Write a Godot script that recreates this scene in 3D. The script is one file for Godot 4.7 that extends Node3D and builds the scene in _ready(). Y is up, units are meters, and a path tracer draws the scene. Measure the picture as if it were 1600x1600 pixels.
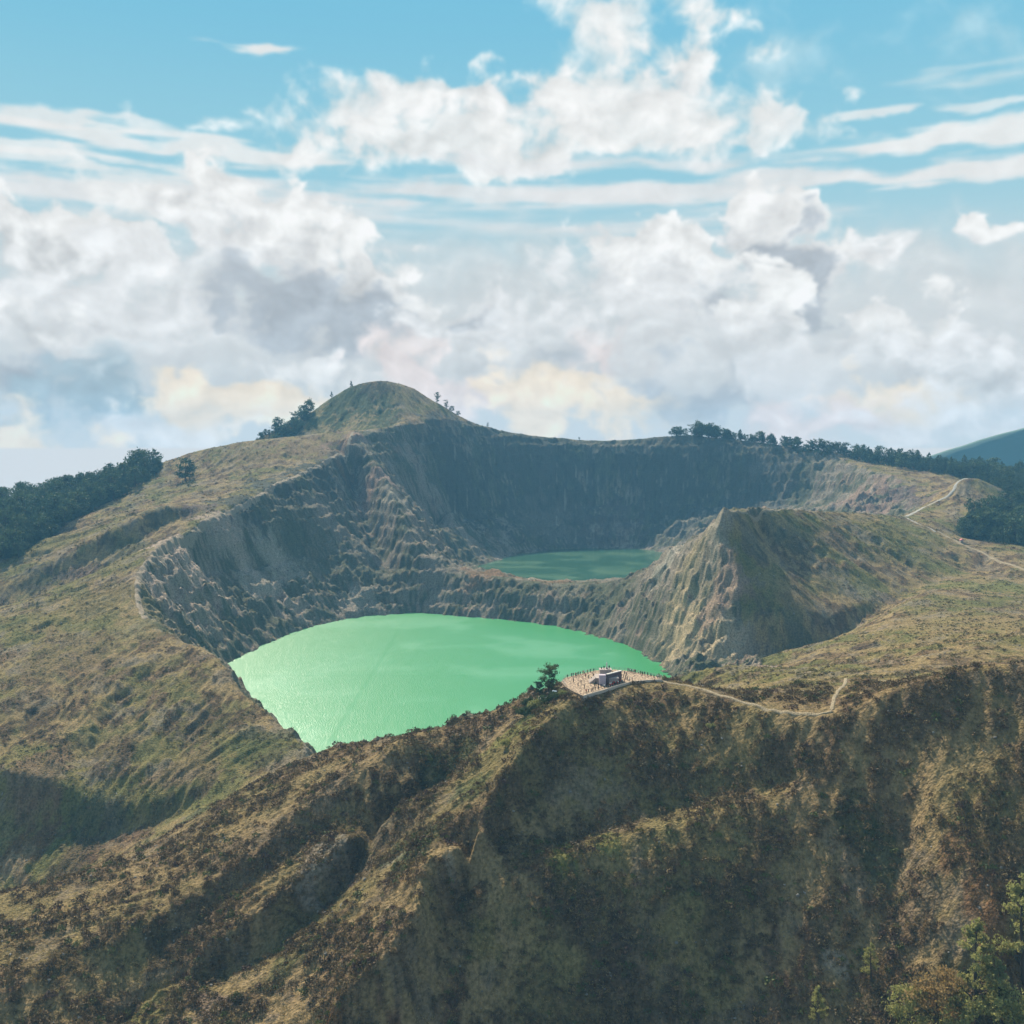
extends Node3D

# A volcano with two crater lakes, seen from the air beyond its southern lookout. Metres; the eye is at y = 300, looking along -z.

const NA := 380                    # coarse grid: columns (azimuth) and rows (log of distance)
const NR := 600
const HALF := 0.602                # half the azimuth range, radians
const R0 := 60.0
const R1 := 2700.0
const LAKE_ONE := 115.0
const LAKE_TWO := 138.0
const PLAZA := 203.0

var lines := {}
var base := PackedFloat32Array()   # coarse heights
var near := PackedFloat32Array()   # 0 on a control line .. 1 away from it
var rock := PackedFloat32Array()   # 1 inside the craters
var polys := {}
var rows := PackedFloat32Array()   # log distance of each fine row
var NC := 900
var NF := 0
var fine := PackedFloat32Array()   # fine heights
var noise := {}
var tabx := PackedFloat32Array()
var taby := PackedFloat32Array()
var patches := []
var parts := []                    # what the worker tasks hand back
var names := {}
var rng := RandomNumberGenerator.new()


func _ready() -> void:
	var cam := Camera3D.new()
	cam.name = "camera"
	cam.fov = rad_to_deg(2.0 * atan(800.0 / 1604.0))
	cam.near = 1.0
	cam.far = 20000.0
	cam.position = Vector3(0, 300, 0)
	cam.rotation.x = -atan(100.0 / 1604.0)
	add_child(cam)
	cam.current = true
	rng.seed = 7
	make_noises()
	var env := Environment.new()
	env.background_mode = Environment.BG_SKY
	env.sky = Sky.new()
	env.sky.sky_material = make_sky()
	env.background_energy_multiplier = 0.465
	env.sky_rotation = Vector3(0, PI, 0)
	env.tonemap_mode = Environment.TONE_MAPPER_LINEAR
	env.tonemap_exposure = 2.1
	env.sdfgi_enabled = true
	env.ssao_enabled = true
	env.ssil_enabled = true
	env.fog_enabled = true
	env.fog_density = 0.0001
	env.fog_light_color = Color(0.50, 0.79, 1.0)
	var we := WorldEnvironment.new()
	we.name = "world_environment"
	we.environment = env
	add_child(we)
	var sun := DirectionalLight3D.new()
	sun.name = "sun"
	sun.light_color = Color(1.0, 0.95, 0.86)
	sun.light_energy = 1.6
	sun.light_angular_distance = 0.5
	sun.shadow_enabled = true
	sun.rotation = Vector3(-deg_to_rad(41.5), deg_to_rad(180.0 + 22.0), 0)
	add_child(sun)

	var t0 := Time.get_ticks_msec()
	make_patches()
	make_lines()
	solve()
	print("solved ", Time.get_ticks_msec() - t0)
	make_terrain()
	print("terrain ", Time.get_ticks_msec() - t0)
	make_far()
	make_lakes()
	make_paths()
	make_scrub()
	print("scrub ", Time.get_ticks_msec() - t0)
	make_trees()
	print("trees ", Time.get_ticks_msec() - t0)
	make_lookout()
	make_people()
	make_small_things()
	print("done ", Time.get_ticks_msec() - t0)


# ---------------------------------------------------------------- small helpers

func numbered(called: String) -> String:
	if not names.has(called):
		names[called] = 0
		return called
	names[called] += 1
	return "%s_%03d" % [called, names[called]]


func tag(o: Node, label: String, category: String, group := "", kind := "") -> Node:
	if label:
		o.set_meta("label", label)
	if category:
		o.set_meta("category", category)
	if group:
		o.set_meta("group", group)
	if kind:
		o.set_meta("kind", kind)
	return o


func put(called: String, mesh: Mesh, m: Material, parent: Node = null) -> MeshInstance3D:
	var o := MeshInstance3D.new()
	o.name = numbered(called) if parent == null else called
	o.mesh = mesh
	if m:
		o.material_override = m
	if parent == null:
		add_child(o, true)
	else:
		parent.add_child(o, true)
	return o


func share(work: Callable, chunks: int) -> void:
	# four threads take every fourth chunk
	var running := []
	for t in 4:
		var th := Thread.new()
		th.start(func():
			for k in range(t, chunks, 4):
				work.call(k))
		running.append(th)
	for th in running:
		th.wait_to_finish()


func fbm(kind: FastNoiseLite.NoiseType, freq: float, octaves: int, s: int) -> FastNoiseLite:
	var n := FastNoiseLite.new()
	n.noise_type = kind
	n.frequency = freq
	n.fractal_type = FastNoiseLite.FRACTAL_FBM
	n.fractal_octaves = octaves
	n.seed = s
	return n


func make_noises() -> void:
	noise.big = fbm(FastNoiseLite.TYPE_SIMPLEX_SMOOTH, 1.0 / 110.0, 3, 11)
	noise.mid = fbm(FastNoiseLite.TYPE_SIMPLEX_SMOOTH, 1.0 / 28.0, 3, 12)
	noise.other = fbm(FastNoiseLite.TYPE_SIMPLEX_SMOOTH, 1.0 / 42.0, 4, 19)
	noise.small = fbm(FastNoiseLite.TYPE_SIMPLEX_SMOOTH, 1.0 / 7.0, 3, 13)
	noise.tiny = fbm(FastNoiseLite.TYPE_SIMPLEX_SMOOTH, 1.0 / 2.2, 2, 14)
	var r := fbm(FastNoiseLite.TYPE_SIMPLEX_SMOOTH, 1.0 / 38.0, 4, 15)
	r.fractal_type = FastNoiseLite.FRACTAL_RIDGED
	noise.crag = r
	var g := RandomNumberGenerator.new()
	g.seed = 5
	for i in 1024:
		tabx.append(g.randf() - 0.5)
		taby.append(g.randf() - 0.5)


func st(a: float, b: float, x: float) -> float:
	return smoothstep(a, b, x)


# ---------------------------------------------------------------- sky

func sky_blobs() -> Array:
	# azimuth, height (degrees), half width, half height, softness, roughness, opacity, colour
	var w := Color8(240, 241, 240)
	var s := Color8(232, 234, 235)
	var grey := Color8(184, 192, 199)
	var teal := Color8(172, 191, 200)
	var pale := Color8(219, 222, 223)
	var cream := Color8(253, 238, 216)
	var pink := Color8(240, 229, 226)
	var out := []
	out.append([-15.4, 12.3, 34.5, 1.5, 0.90, -0.90, 0.80, s, false, w])
	out.append([-13.0, 20.2, 3.3, 0.5, 0.50, -0.80, 0.95, w, false, w])
	out.append([-15.9, 20.3, 1.7, 0.3, 0.70, -1.20, 0.50, w, false, w])
	out.append([-23.7, 16.2, 4.1, 0.6, 0.50, -1.10, 0.85, w, false, w])
	out.append([-19.5, 16.3, 2.1, 0.5, 0.60, -1.10, 0.70, w, false, w])
	out.append([-24.3, 14.6, 6.9, 0.5, 0.60, -1.20, 0.80, w, false, w])
	out.append([-18.3, 15.2, 9.0, 0.8, 0.60, -1.00, 0.90, w, false, w])
	out.append([-22.6, 13.9, 9.0, 0.5, 0.60, -1.10, 0.80, w, false, w])
	out.append([-23.2, 12.7, 9.0, 1.0, 0.70, -0.60, 0.90, s, false, w])
	out.append([23.1, 15.3, 9.0, 0.7, 0.60, -0.80, 0.95, w, false, w])
	out.append([18.9, 16.9, 2.8, 0.3, 0.60, -1.00, 0.80, w, false, w])
	out.append([23.1, 17.7, 4.1, 0.7, 0.90, -1.30, 0.50, w, false, w])
	out.append([24.9, 16.6, 2.4, 0.3, 0.70, -1.20, 0.70, w, false, w])
	out.append([23.6, 19.6, 4.5, 2.7, 1.30, 0.90, 0.35, w, false, w])
	out.append([14.6, 19.7, 3.5, 2.7, 1.30, 0.90, 0.40, w, false, w])
	out.append([13.8, 13.7, 19.3, 0.8, 0.60, -0.80, 0.90, s, false, w])
	out.append([-3.5, 13.7, 16.6, 1.0, 0.60, -0.80, 0.90, s, false, w])
	out.append([21.7, 13.6, 10.4, 0.5, 0.60, -1.00, 0.70, w, false, w])
	out.append([6.6, 22.2, 4.8, 4.4, 0.90, 0.90, 0.85, w, false, w])
	out.append([4.5, 20.8, 3.1, 3.0, 0.90, 0.90, 0.70, w, false, w])
	out.append([-3.5, 16.2, 13.1, 2.1, 0.50, 0.60, 0.95, w, false, w])
	out.append([-8.3, 17.4, 3.8, 1.8, 0.70, 1.00, 0.85, w, false, w])
	out.append([-5.2, 18.4, 3.8, 1.7, 0.65, 1.00, 0.90, w, true, s])
	out.append([-1.4, 18.0, 3.8, 1.8, 0.65, 1.00, 0.95, w, true, s])
	out.append([1.7, 18.2, 3.8, 2.0, 0.65, 1.00, 0.95, w, true, s])
	out.append([6.3, 17.2, 10.4, 2.3, 0.60, 0.50, 0.95, w, false, w])
	out.append([9.0, 19.2, 4.1, 2.8, 0.65, 1.00, 0.95, w, true, s])
	out.append([5.6, 18.7, 3.5, 2.3, 0.60, 0.90, 0.80, w, false, w])
	out.append([13.1, 16.8, 4.1, 2.0, 0.60, 0.90, 0.85, w, false, w])
	out.append([7.0, 15.1, 14.5, 0.7, 0.80, -0.70, 0.85, s, false, w])
	out.append([0.0, 9.1, 48.3, 4.0, 1.20, 0.40, 0.75, pale, false, w])
	out.append([0.0, 4.9, 51.8, 5.7, 1.00, 0.30, 0.95, pale, false, w])
	out.append([21.8, 8.4, 10.4, 4.0, 1.20, 0.40, 0.60, pale, false, w])
	out.append([-18.6, 12.6, 5.2, 2.0, 0.50, 0.80, 0.90, w, false, w])
	out.append([-24.4, 10.4, 4.1, 2.3, 0.30, 0.80, 1.00, w, true, pale])
	out.append([-21.5, 9.7, 4.5, 2.7, 0.35, 0.80, 1.00, w, true, pale])
	out.append([-16.1, 12.3, 4.8, 2.7, 0.35, 0.80, 1.00, w, true, s])
	out.append([-12.8, 10.8, 5.2, 3.0, 0.30, 0.80, 1.00, w, true, s])
	out.append([-9.1, 9.3, 4.5, 2.7, 0.35, 0.80, 1.00, w, true, pale])
	out.append([-6.7, 7.3, 3.8, 2.3, 0.45, 0.80, 0.95, w, true, pale])
	out.append([-17.1, 8.4, 8.3, 3.7, 0.60, 0.80, 0.80, s, false, w])
	out.append([-22.8, 6.5, 7.6, 3.7, 0.60, 0.80, 0.90, s, false, w])
	out.append([-11.2, 7.9, 5.2, 3.0, 0.55, 0.80, 1.00, grey, false, w])
	out.append([-8.4, 5.9, 4.8, 2.3, 0.60, 0.80, 0.95, grey, false, w])
	out.append([-13.8, 8.8, 3.1, 2.0, 0.70, 0.80, 0.70, grey, false, w])
	out.append([-24.6, 5.8, 3.1, 2.0, 0.45, 0.80, 0.90, w, true, pale])
	out.append([-25.5, 3.2, 4.1, 2.3, 0.70, 0.80, 0.90, grey, false, w])
	out.append([-22.0, 2.6, 5.2, 3.0, 0.70, 0.80, 0.95, teal, false, w])
	out.append([-18.5, 4.7, 3.8, 2.0, 0.70, 0.80, 0.60, pale, false, w])
	out.append([-16.3, 2.7, 4.1, 2.3, 0.50, 0.80, 0.95, cream, false, w])
	out.append([-12.9, 2.1, 3.8, 2.0, 0.50, 0.80, 0.95, cream, false, w])
	out.append([-19.2, 0.7, 4.5, 1.7, 0.70, 0.80, 0.90, s, false, w])
	out.append([-25.3, 0.0, 5.2, 1.7, 0.60, 0.80, 0.95, cream, false, w])
	out.append([-11.2, 3.8, 2.8, 1.3, 0.50, 0.80, 0.80, w, false, w])
	out.append([-7.1, 3.5, 4.5, 1.3, 0.60, 0.80, 0.80, w, false, w])
	out.append([-5.7, 4.6, 4.1, 2.0, 0.60, 0.80, 0.90, pink, false, w])
	out.append([-2.8, 6.3, 4.1, 2.3, 0.50, 0.80, 0.90, s, true, pale])
	out.append([-2.1, 7.0, 2.1, 1.0, 0.60, 0.80, 0.70, grey, false, w])
	out.append([0.7, 7.0, 3.8, 1.7, 0.60, 0.80, 0.70, s, false, w])
	out.append([-2.8, 2.8, 4.8, 2.0, 0.70, 0.80, 0.90, pink, false, w])
	out.append([1.4, 2.8, 4.5, 2.3, 0.50, 0.80, 0.90, cream, false, w])
	out.append([5.7, 4.9, 4.1, 2.0, 0.50, 0.80, 0.90, pink, false, w])
	out.append([6.0, 2.8, 4.5, 2.0, 0.50, 0.80, 0.95, cream, false, w])
	out.append([2.5, 4.9, 2.4, 1.3, 0.70, 0.80, 0.60, grey, false, w])
	out.append([9.1, 8.0, 6.6, 3.7, 0.60, 0.90, 1.00, s, false, w])
	out.append([5.6, 9.4, 3.8, 2.3, 0.50, 0.80, 0.80, s, false, w])
	out.append([7.0, 10.7, 3.5, 2.0, 0.30, 0.80, 1.00, w, true, s])
	out.append([13.5, 11.8, 2.9, 2.0, 0.25, 0.80, 1.00, w, true, s])
	out.append([15.8, 9.7, 3.3, 2.5, 0.35, 0.80, 1.00, w, true, s])
	out.append([15.0, 9.4, 2.1, 2.7, 0.50, 0.90, 1.00, grey, false, w])
	out.append([16.3, 7.4, 1.6, 2.0, 0.50, 0.90, 0.95, grey, false, w])
	out.append([18.7, 10.4, 2.1, 1.2, 0.60, 0.80, 0.80, s, false, w])
	out.append([10.1, 9.9, 4.1, 2.5, 0.28, 0.80, 1.00, w, true, s])
	out.append([11.8, 7.9, 2.1, 2.0, 0.60, 0.80, 0.80, grey, false, w])
	out.append([13.5, 6.8, 3.8, 2.7, 0.35, 0.80, 1.00, w, true, s])
	out.append([9.5, 4.9, 6.6, 3.0, 0.70, 0.90, 0.90, pale, false, w])
	out.append([11.6, 2.8, 5.9, 2.3, 0.70, 0.90, 0.90, grey, false, w])
	out.append([15.3, 3.4, 4.8, 2.3, 0.60, 0.80, 0.80, s, false, w])
	out.append([20.0, 5.6, 3.8, 2.8, 0.28, 0.80, 1.00, w, true, s])
	out.append([18.8, 4.0, 3.1, 2.0, 0.60, 0.80, 0.80, pale, false, w])
	out.append([22.8, 3.6, 3.8, 2.5, 0.35, 0.80, 0.95, s, true, pale])
	out.append([20.4, 2.0, 5.5, 1.7, 0.60, 0.80, 0.90, cream, false, w])
	out.append([17.3, 1.4, 6.2, 1.7, 0.70, 0.80, 0.90, pink, false, w])
	out.append([25.2, 3.5, 3.5, 2.7, 0.40, 0.80, 0.95, s, true, pale])
	out.append([22.9, 1.0, 6.9, 1.7, 0.70, 0.80, 0.90, s, false, w])
	out.append([24.7, 10.7, 2.2, 0.9, 0.30, 0.90, 1.00, w, true, s])
	return out


func make_sky() -> PanoramaSkyMaterial:
	var W := 4096
	var Hh := 2048
	var low := sky_part(1024, 512, 0, 0, 1024, 512, false)
	low.resize(W, Hh, Image.INTERPOLATE_CUBIC)
	var x0 := 1500
	var y0 := 580
	var front := sky_part(W, Hh, x0, y0, W - 2 * x0, 1096 - y0, true)
	low.blit_rect(front, Rect2i(0, 0, front.get_width(), front.get_height()), Vector2i(x0, y0))
	var m := PanoramaSkyMaterial.new()
	m.panorama = ImageTexture.create_from_image(low)
	return m


func sky_part(W: int, Hh: int, x0: int, y0: int, w: int, h: int, rich: bool) -> Image:
	var blobs := sky_blobs()
	parts = []
	parts.resize(16)
	var per := int(ceil(h / 16.0))
	share(func(k): parts[k] = sky_rows(W, Hh, x0, y0 + k * per, w, mini(per, h - k * per), blobs, rich), 16)
	var data := PackedByteArray()
	for p in parts:
		data.append_array(p)
	parts = []
	return Image.create_from_data(w, h, false, Image.FORMAT_RGB8, data)


func sky_rows(W: int, Hh: int, x0: int, y0: int, w: int, h: int, blobs: Array, rich: bool) -> PackedByteArray:
	var data := PackedByteArray()
	if h <= 0:
		return data
	data.resize(w * h * 3)
	var warp := fbm(FastNoiseLite.TYPE_SIMPLEX_SMOOTH, 0.16, 5, 31)
	var warp2 := fbm(FastNoiseLite.TYPE_SIMPLEX_SMOOTH, 0.16, 5, 32)
	var puff := fbm(FastNoiseLite.TYPE_SIMPLEX_SMOOTH, 0.27, 6, 33)
	puff.fractal_gain = 0.52
	var streak := fbm(FastNoiseLite.TYPE_SIMPLEX_SMOOTH, 0.12, 5, 34)
	var wide := fbm(FastNoiseLite.TYPE_SIMPLEX_SMOOTH, 2.2, 5, 35)
	var at := 0
	for j in h:
		var el := 90.0 - (y0 + j + 0.5) * 180.0 / Hh
		var live := []
		for b in blobs:
			if absf(el - b[1]) < b[3] * 2.0 + 1.0:
				live.append(b)
		var t := clampf(el / 24.0, 0.0, 1.0)
		var sky := Color8(216, 222, 224).lerp(Color8(152, 206, 224), st(0.25, 0.66, t)).lerp(Color8(124, 195, 224), st(0.6, 1.0, t))
		if el > 24.0:
			sky = sky.lerp(Color8(96, 165, 208), st(24.0, 80.0, el))
		for i in w:
			var az := (x0 + i + 0.5) * 360.0 / W - 180.0
			var c := sky
			if el < 0.0:
				c = Color8(255, 240, 218)
			# clouds everywhere, seamless round the compass
			var ca := deg_to_rad(az)
			var ce := deg_to_rad(el)
			var d := Vector3(sin(ca) * cos(ce), sin(ce) * 2.4, -cos(ca) * cos(ce))
			var inside := (1.0 - st(27.0, 34.0, absf(az))) * (1.0 - st(24.0, 32.0, el))
			if inside < 1.0:
				var g := wide.get_noise_3dv(d)
				var cover := st(-0.25, 0.30, g + 0.25 * (1.0 - st(0.0, 30.0, el)))
				var cc := w_mix(g, wide.get_noise_3d(d.x - 0.06, d.y + 0.12, d.z))
				c = c.lerp(cc, cover * 0.9 * (1.0 - inside))
			if rich and inside > 0.0:
				var wx := warp.get_noise_2d(az, el * 1.5)
				var wy := warp2.get_noise_2d(az, el * 1.5)
				var pu := puff.get_noise_2d(az + wx * 0.7, el * 1.2 + wy * 0.7)
				var lit := pu - puff.get_noise_2d(az + wx * 0.7 + 0.45, el * 1.2 + wy * 0.7 - 0.6)
				var sr := streak.get_noise_2d(az * 0.5, el * 5.0)
				var body := 0.0
				var x := az + wx * 2.2
				var y := el + wy * 1.6
				for b in live:
					var thin: float = 0.35 if b[5] < 0.0 else 1.0
					var dx: float = (lerpf(az, x, thin) - b[0]) / b[2]
					var dy: float = (lerpf(el, y, thin) - b[1]) / b[3]
					var q := dx * dx + dy * dy
					if q > 4.0:
						continue
					var a: float = 1.0 - sqrt(q) + (b[5] * pu if b[5] >= 0.0 else -b[5] * sr)
					if b[8]:
						# a heap cloud: a crisp head, a foot that dissolves, a greyer underside
						a = st(0.0, b[4] * (1.0 + 3.0 * st(0.2, -0.9, dy)), a) * (1.0 - 0.75 * st(-0.15, -0.95, dy)) * b[6] * inside
						if a > 0.0:
							var under := st(0.55, -0.55, dy + 1.1 * pu + 0.35 * dx)
							c = c.lerp((b[7] as Color).lerp(b[9], under), a)
							body = maxf(body, a)
						continue
					a = st(0.0, b[4], a) * b[6] * inside
					if a > 0.0:
						c = c.lerp(b[7], a)
						body = maxf(body, a * (0.35 if b[5] < 0.0 else 0.8))
				var f := 1.0 + body * (0.13 * lit + 0.04 * pu)
				c = Color(c.r * f, c.g * f, c.b * f)
			data[at] = clampi(int(c.r * 255.0 + 0.5), 0, 255)
			data[at + 1] = clampi(int(c.g * 255.0 + 0.5), 0, 255)
			data[at + 2] = clampi(int(c.b * 255.0 + 0.5), 0, 255)
			at += 3
	return data


func w_mix(a: float, b: float) -> Color:
	return Color8(192, 200, 208).lerp(Color8(240, 241, 240), clampf(0.6 + 1.6 * (a - b), 0.0, 1.0))

# ---------------------------------------------------------------- the lie of the land

func ridge(called: String, pts: Array) -> void:
	lines[called] = PackedVector3Array(pts)


func make_lines() -> void:
	ridge("shore_one", [Vector3(-244.8, 115, -872.4), Vector3(-239.5, 115, -905.1), Vector3(-233.2, 115, -949.4), Vector3(-224.7, 115, -991.5), Vector3(-213.9, 115, -1030.1), Vector3(-200.8, 115, -1063.9), Vector3(-185.4, 115, -1091.8), Vector3(-162.1, 115, -1121.1), Vector3(-128.8, 115, -1138.6), Vector3(-101, 115, -1147.6), Vector3(-70.7, 115, -1125.5), Vector3(-27.9, 115, -1108.4), Vector3(13.6, 115, -1083.7), Vector3(40, 115, -1060), Vector3(64.8, 115, -1030.1), Vector3(98.2, 115, -974.9), Vector3(116.6, 115, -925.2), Vector3(123.4, 115, -869.8), Vector3(125.7, 115, -830), Vector3(108.9, 115, -745), Vector3(82.8, 115, -665), Vector3(47.7, 115, -590), Vector3(17.1, 115, -550), Vector3(-20, 115, -535), Vector3(-61, 115, -545), Vector3(-101.1, 115, -580), Vector3(-143.4, 115, -640), Vector3(-188.2, 115, -720), Vector3(-224, 115, -800)])
	ridge("shore_two", [Vector3(-52.1, 138, -1384.9), Vector3(-36.1, 138, -1439.1), Vector3(0, 138, -1551.9), Vector3(50.7, 138, -1620.3), Vector3(103.4, 138, -1651.4), Vector3(166.5, 138, -1662.1), Vector3(206.8, 138, -1651.4), Vector3(242.5, 138, -1580.5), Vector3(250.5, 138, -1480), Vector3(218.5, 138, -1340), Vector3(155.6, 138, -1250), Vector3(76.4, 138, -1228), Vector3(0, 138, -1250), Vector3(-48.9, 138, -1310), Vector3(-66, 138, -1360)])
	ridge("crest_left", [Vector3(20.8, 201.8, -412), Vector3(13.2, 197.7, -418), Vector3(4, 195.2, -424), Vector3(-2.7, 192.6, -428), Vector3(-16.3, 186.8, -430), Vector3(-30.1, 181, -432), Vector3(-44.6, 177.1, -440), Vector3(-68.1, 169.4, -448), Vector3(-87.6, 164.1, -456)])
	ridge("crest_right", [Vector3(64.2, 202.2, -424), Vector3(75.4, 202.9, -412), Vector3(85.5, 201.6, -398), Vector3(97.4, 200.4, -385), Vector3(111.5, 201.1, -375), Vector3(124, 204.3, -370), Vector3(134.8, 211.4, -368), Vector3(145.5, 216.5, -366), Vector3(159.8, 222.1, -362), Vector3(171.5, 224.8, -358), Vector3(181.9, 226.3, -352), Vector3(208.8, 225.7, -345), Vector3(236, 222.9, -340)])
	ridge("spur_left", [Vector3(-29.9, 181.3, -430), Vector3(-47.3, 180.6, -415), Vector3(-60.4, 173.1, -405), Vector3(-81.9, 161.4, -390), Vector3(-94.9, 150.8, -372), Vector3(-121.5, 139, -345), Vector3(-142.7, 134.2, -332), Vector3(-162.1, 129.1, -315), Vector3(-183.7, 126.3, -300)])
	ridge("spur_left_back", [Vector3(-87.6, 164.1, -456), Vector3(-111.8, 153.6, -440), Vector3(-128.6, 146.6, -430), Vector3(-142.9, 136.3, -415), Vector3(-158.3, 133.1, -400), Vector3(-177.9, 129.5, -392), Vector3(-197, 128, -385), Vector3(-228.1, 125, -375), Vector3(-254.8, 121, -368)])
	ridge("gully_left", [Vector3(-103.9, 145.1, -512), Vector3(-135.3, 126.3, -507), Vector3(-169.5, 108.5, -502), Vector3(-206.8, 87.9, -498), Vector3(-253.2, 66.3, -494), Vector3(-298.8, 52, -490), Vector3(-337.4, 41.2, -486)])
	ridge("shoulder", [Vector3(-393.9, 121.6, -575), Vector3(-322.7, 121.1, -565), Vector3(-284.3, 120.9, -560), Vector3(-261.2, 119.6, -556), Vector3(-236.8, 112.3, -548), Vector3(-218.1, 107.3, -540), Vector3(-188.8, 113.3, -540), Vector3(-161.1, 123.8, -540), Vector3(-131.3, 133.8, -545), Vector3(-113.7, 136.6, -552)])
	ridge("shoulder_toe", [Vector3(-318.3, 100.5, -556), Vector3(-280.6, 97.7, -551), Vector3(-257.7, 95.6, -547), Vector3(-230.1, 93.3, -539), Vector3(-213.6, 94.3, -532), Vector3(-186.3, 101.9, -532), Vector3(-162.7, 114, -533)])
	ridge("spur_mid", [Vector3(22.7, 202.1, -400), Vector3(17.3, 198.6, -392), Vector3(4.8, 189.7, -375), Vector3(-6.8, 178.4, -355), Vector3(-13.1, 171.8, -342), Vector3(-21.4, 166.7, -335), Vector3(-29.7, 163.6, -332), Vector3(-29.2, 155.1, -315), Vector3(-38.5, 148.2, -300), Vector3(-52.3, 139.8, -290), Vector3(-60.2, 134.2, -283)])
	ridge("hollow_left", [Vector3(-10.4, 183.4, -410), Vector3(-25.7, 166.9, -404), Vector3(-44.5, 152, -388), Vector3(-60.5, 139.7, -364), Vector3(-81.2, 129.2, -342), Vector3(-104.9, 119.9, -326), Vector3(-121.6, 114, -314)])
	ridge("hollow_mid", [Vector3(24.6, 194.4, -389), Vector3(12, 178.2, -377), Vector3(0, 166.1, -357), Vector3(-13.3, 156.7, -346), Vector3(-17.9, 146.5, -329), Vector3(-22.2, 134.9, -314), Vector3(-27.2, 125.7, -301)])
	ridge("bench", [Vector3(100.4, 178.6, -351), Vector3(79, 174.3, -355), Vector3(58.1, 169.5, -351), Vector3(35.3, 165.3, -346), Vector3(13.1, 161, -341), Vector3(-4.3, 156.9, -334), Vector3(-11.5, 151.3, -328)])
	ridge("hollow_right", [Vector3(135.1, 202.9, -362), Vector3(133.2, 189.2, -350), Vector3(132.7, 174, -336), Vector3(122.8, 157, -320), Vector3(114.3, 142.6, -307)])
	ridge("scar_rib", [Vector3(142.8, 192, -341), Vector3(140.2, 180.6, -324), Vector3(144.2, 169.7, -305), Vector3(147.3, 160.4, -291)])
	ridge("front_edge", [Vector3(-193.7, 118.3, -300), Vector3(-144.7, 120.5, -303), Vector3(-75.6, 124.5, -293), Vector3(-44.6, 127.5, -288), Vector3(-19.4, 121.3, -300), Vector3(19.6, 120.5, -303), Vector3(58.3, 121.7, -301), Vector3(94.8, 125.8, -294), Vector3(126.9, 133.5, -281), Vector3(159.2, 134, -274), Vector3(190.5, 134.1, -268)])
	ridge("under_camera", [Vector3(-133.5, 65, -195), Vector3(-103.1, 65, -195), Vector3(-72.8, 65, -195), Vector3(-42.5, 65, -195), Vector3(-12.1, 65, -195), Vector3(18.2, 65, -195), Vector3(48.5, 65, -195), Vector3(78.9, 65, -195), Vector3(109.2, 65, -195)])
	ridge("under_camera_low", [Vector3(-65, -10, -95), Vector3(-50.2, -10, -95), Vector3(-35.5, -10, -95), Vector3(-20.7, -10, -95), Vector3(-5.9, -10, -95), Vector3(8.9, -10, -95), Vector3(23.6, -10, -95), Vector3(38.4, -10, -95), Vector3(53.2, -10, -95)])
	ridge("rim_left", [Vector3(-115.3, 135.3, -560), Vector3(-134.4, 139.8, -590), Vector3(-161.9, 146.3, -625), Vector3(-178.4, 154.7, -650), Vector3(-192.7, 160.5, -672), Vector3(-204.3, 163.4, -690), Vector3(-228.6, 165.8, -712), Vector3(-252, 168.5, -735), Vector3(-276.5, 172.8, -765), Vector3(-299, 183.3, -810), Vector3(-317.2, 197.2, -865), Vector3(-320.8, 208.5, -915), Vector3(-323.1, 216.1, -960), Vector3(-322, 220.1, -1000), Vector3(-313.2, 232, -1090), Vector3(-294.5, 248.6, -1180), Vector3(-277.1, 264.4, -1270), Vector3(-252.2, 281.5, -1350), Vector3(-232.9, 306.3, -1440), Vector3(-231.2, 325.1, -1500)])
	ridge("hill_left_top", [Vector3(-323.1, 216.1, -960), Vector3(-349.5, 202.3, -930), Vector3(-372.5, 187.3, -900), Vector3(-408.8, 173.2, -880), Vector3(-437.3, 164.7, -870), Vector3(-508.2, 145.2, -850), Vector3(-568.4, 126.7, -835)])
	ridge("gully_back", [Vector3(-325.7, 213, -1025), Vector3(-370.4, 186.6, -985), Vector3(-415.4, 160.8, -945), Vector3(-465.4, 140.3, -925), Vector3(-544.6, 118, -910), Vector3(-613.4, 95.9, -900)])
	ridge("ridge_back_edge", [Vector3(-324.4, 231.1, -1105), Vector3(-341.5, 240.1, -1105), Vector3(-365.8, 242.5, -1085), Vector3(-383.8, 231.3, -1050), Vector3(-425.6, 204.9, -1015), Vector3(-456.9, 182.9, -985), Vector3(-484.4, 170.1, -965), Vector3(-567.3, 145, -950), Vector3(-642.5, 121.9, -945)])
	ridge("ridge_back_toe", [Vector3(-341.1, 225.5, -1096), Vector3(-362.8, 222.2, -1075), Vector3(-380.3, 209.2, -1039), Vector3(-421.1, 187.1, -1003), Vector3(-452.2, 170.1, -974), Vector3(-479.8, 158.7, -955)])
	ridge("ridge_back_top", [Vector3(-236.5, 328.1, -1510), Vector3(-312.9, 318.4, -1480), Vector3(-378.7, 311.7, -1450), Vector3(-441.8, 297.4, -1420), Vector3(-479.5, 280.9, -1400), Vector3(-516.1, 259.6, -1380), Vector3(-568.6, 239, -1360), Vector3(-627.5, 226.5, -1340), Vector3(-700.9, 217.7, -1320), Vector3(-878, 194.5, -1300)])
	ridge("ridge_back_far", [Vector3(-371.2, 260, -1570), Vector3(-459.1, 225, -1570), Vector3(-537.3, 190, -1570), Vector3(-679.5, 140, -1560), Vector3(-819.8, 110, -1550), Vector3(-1041.6, 90, -1550)])
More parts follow.
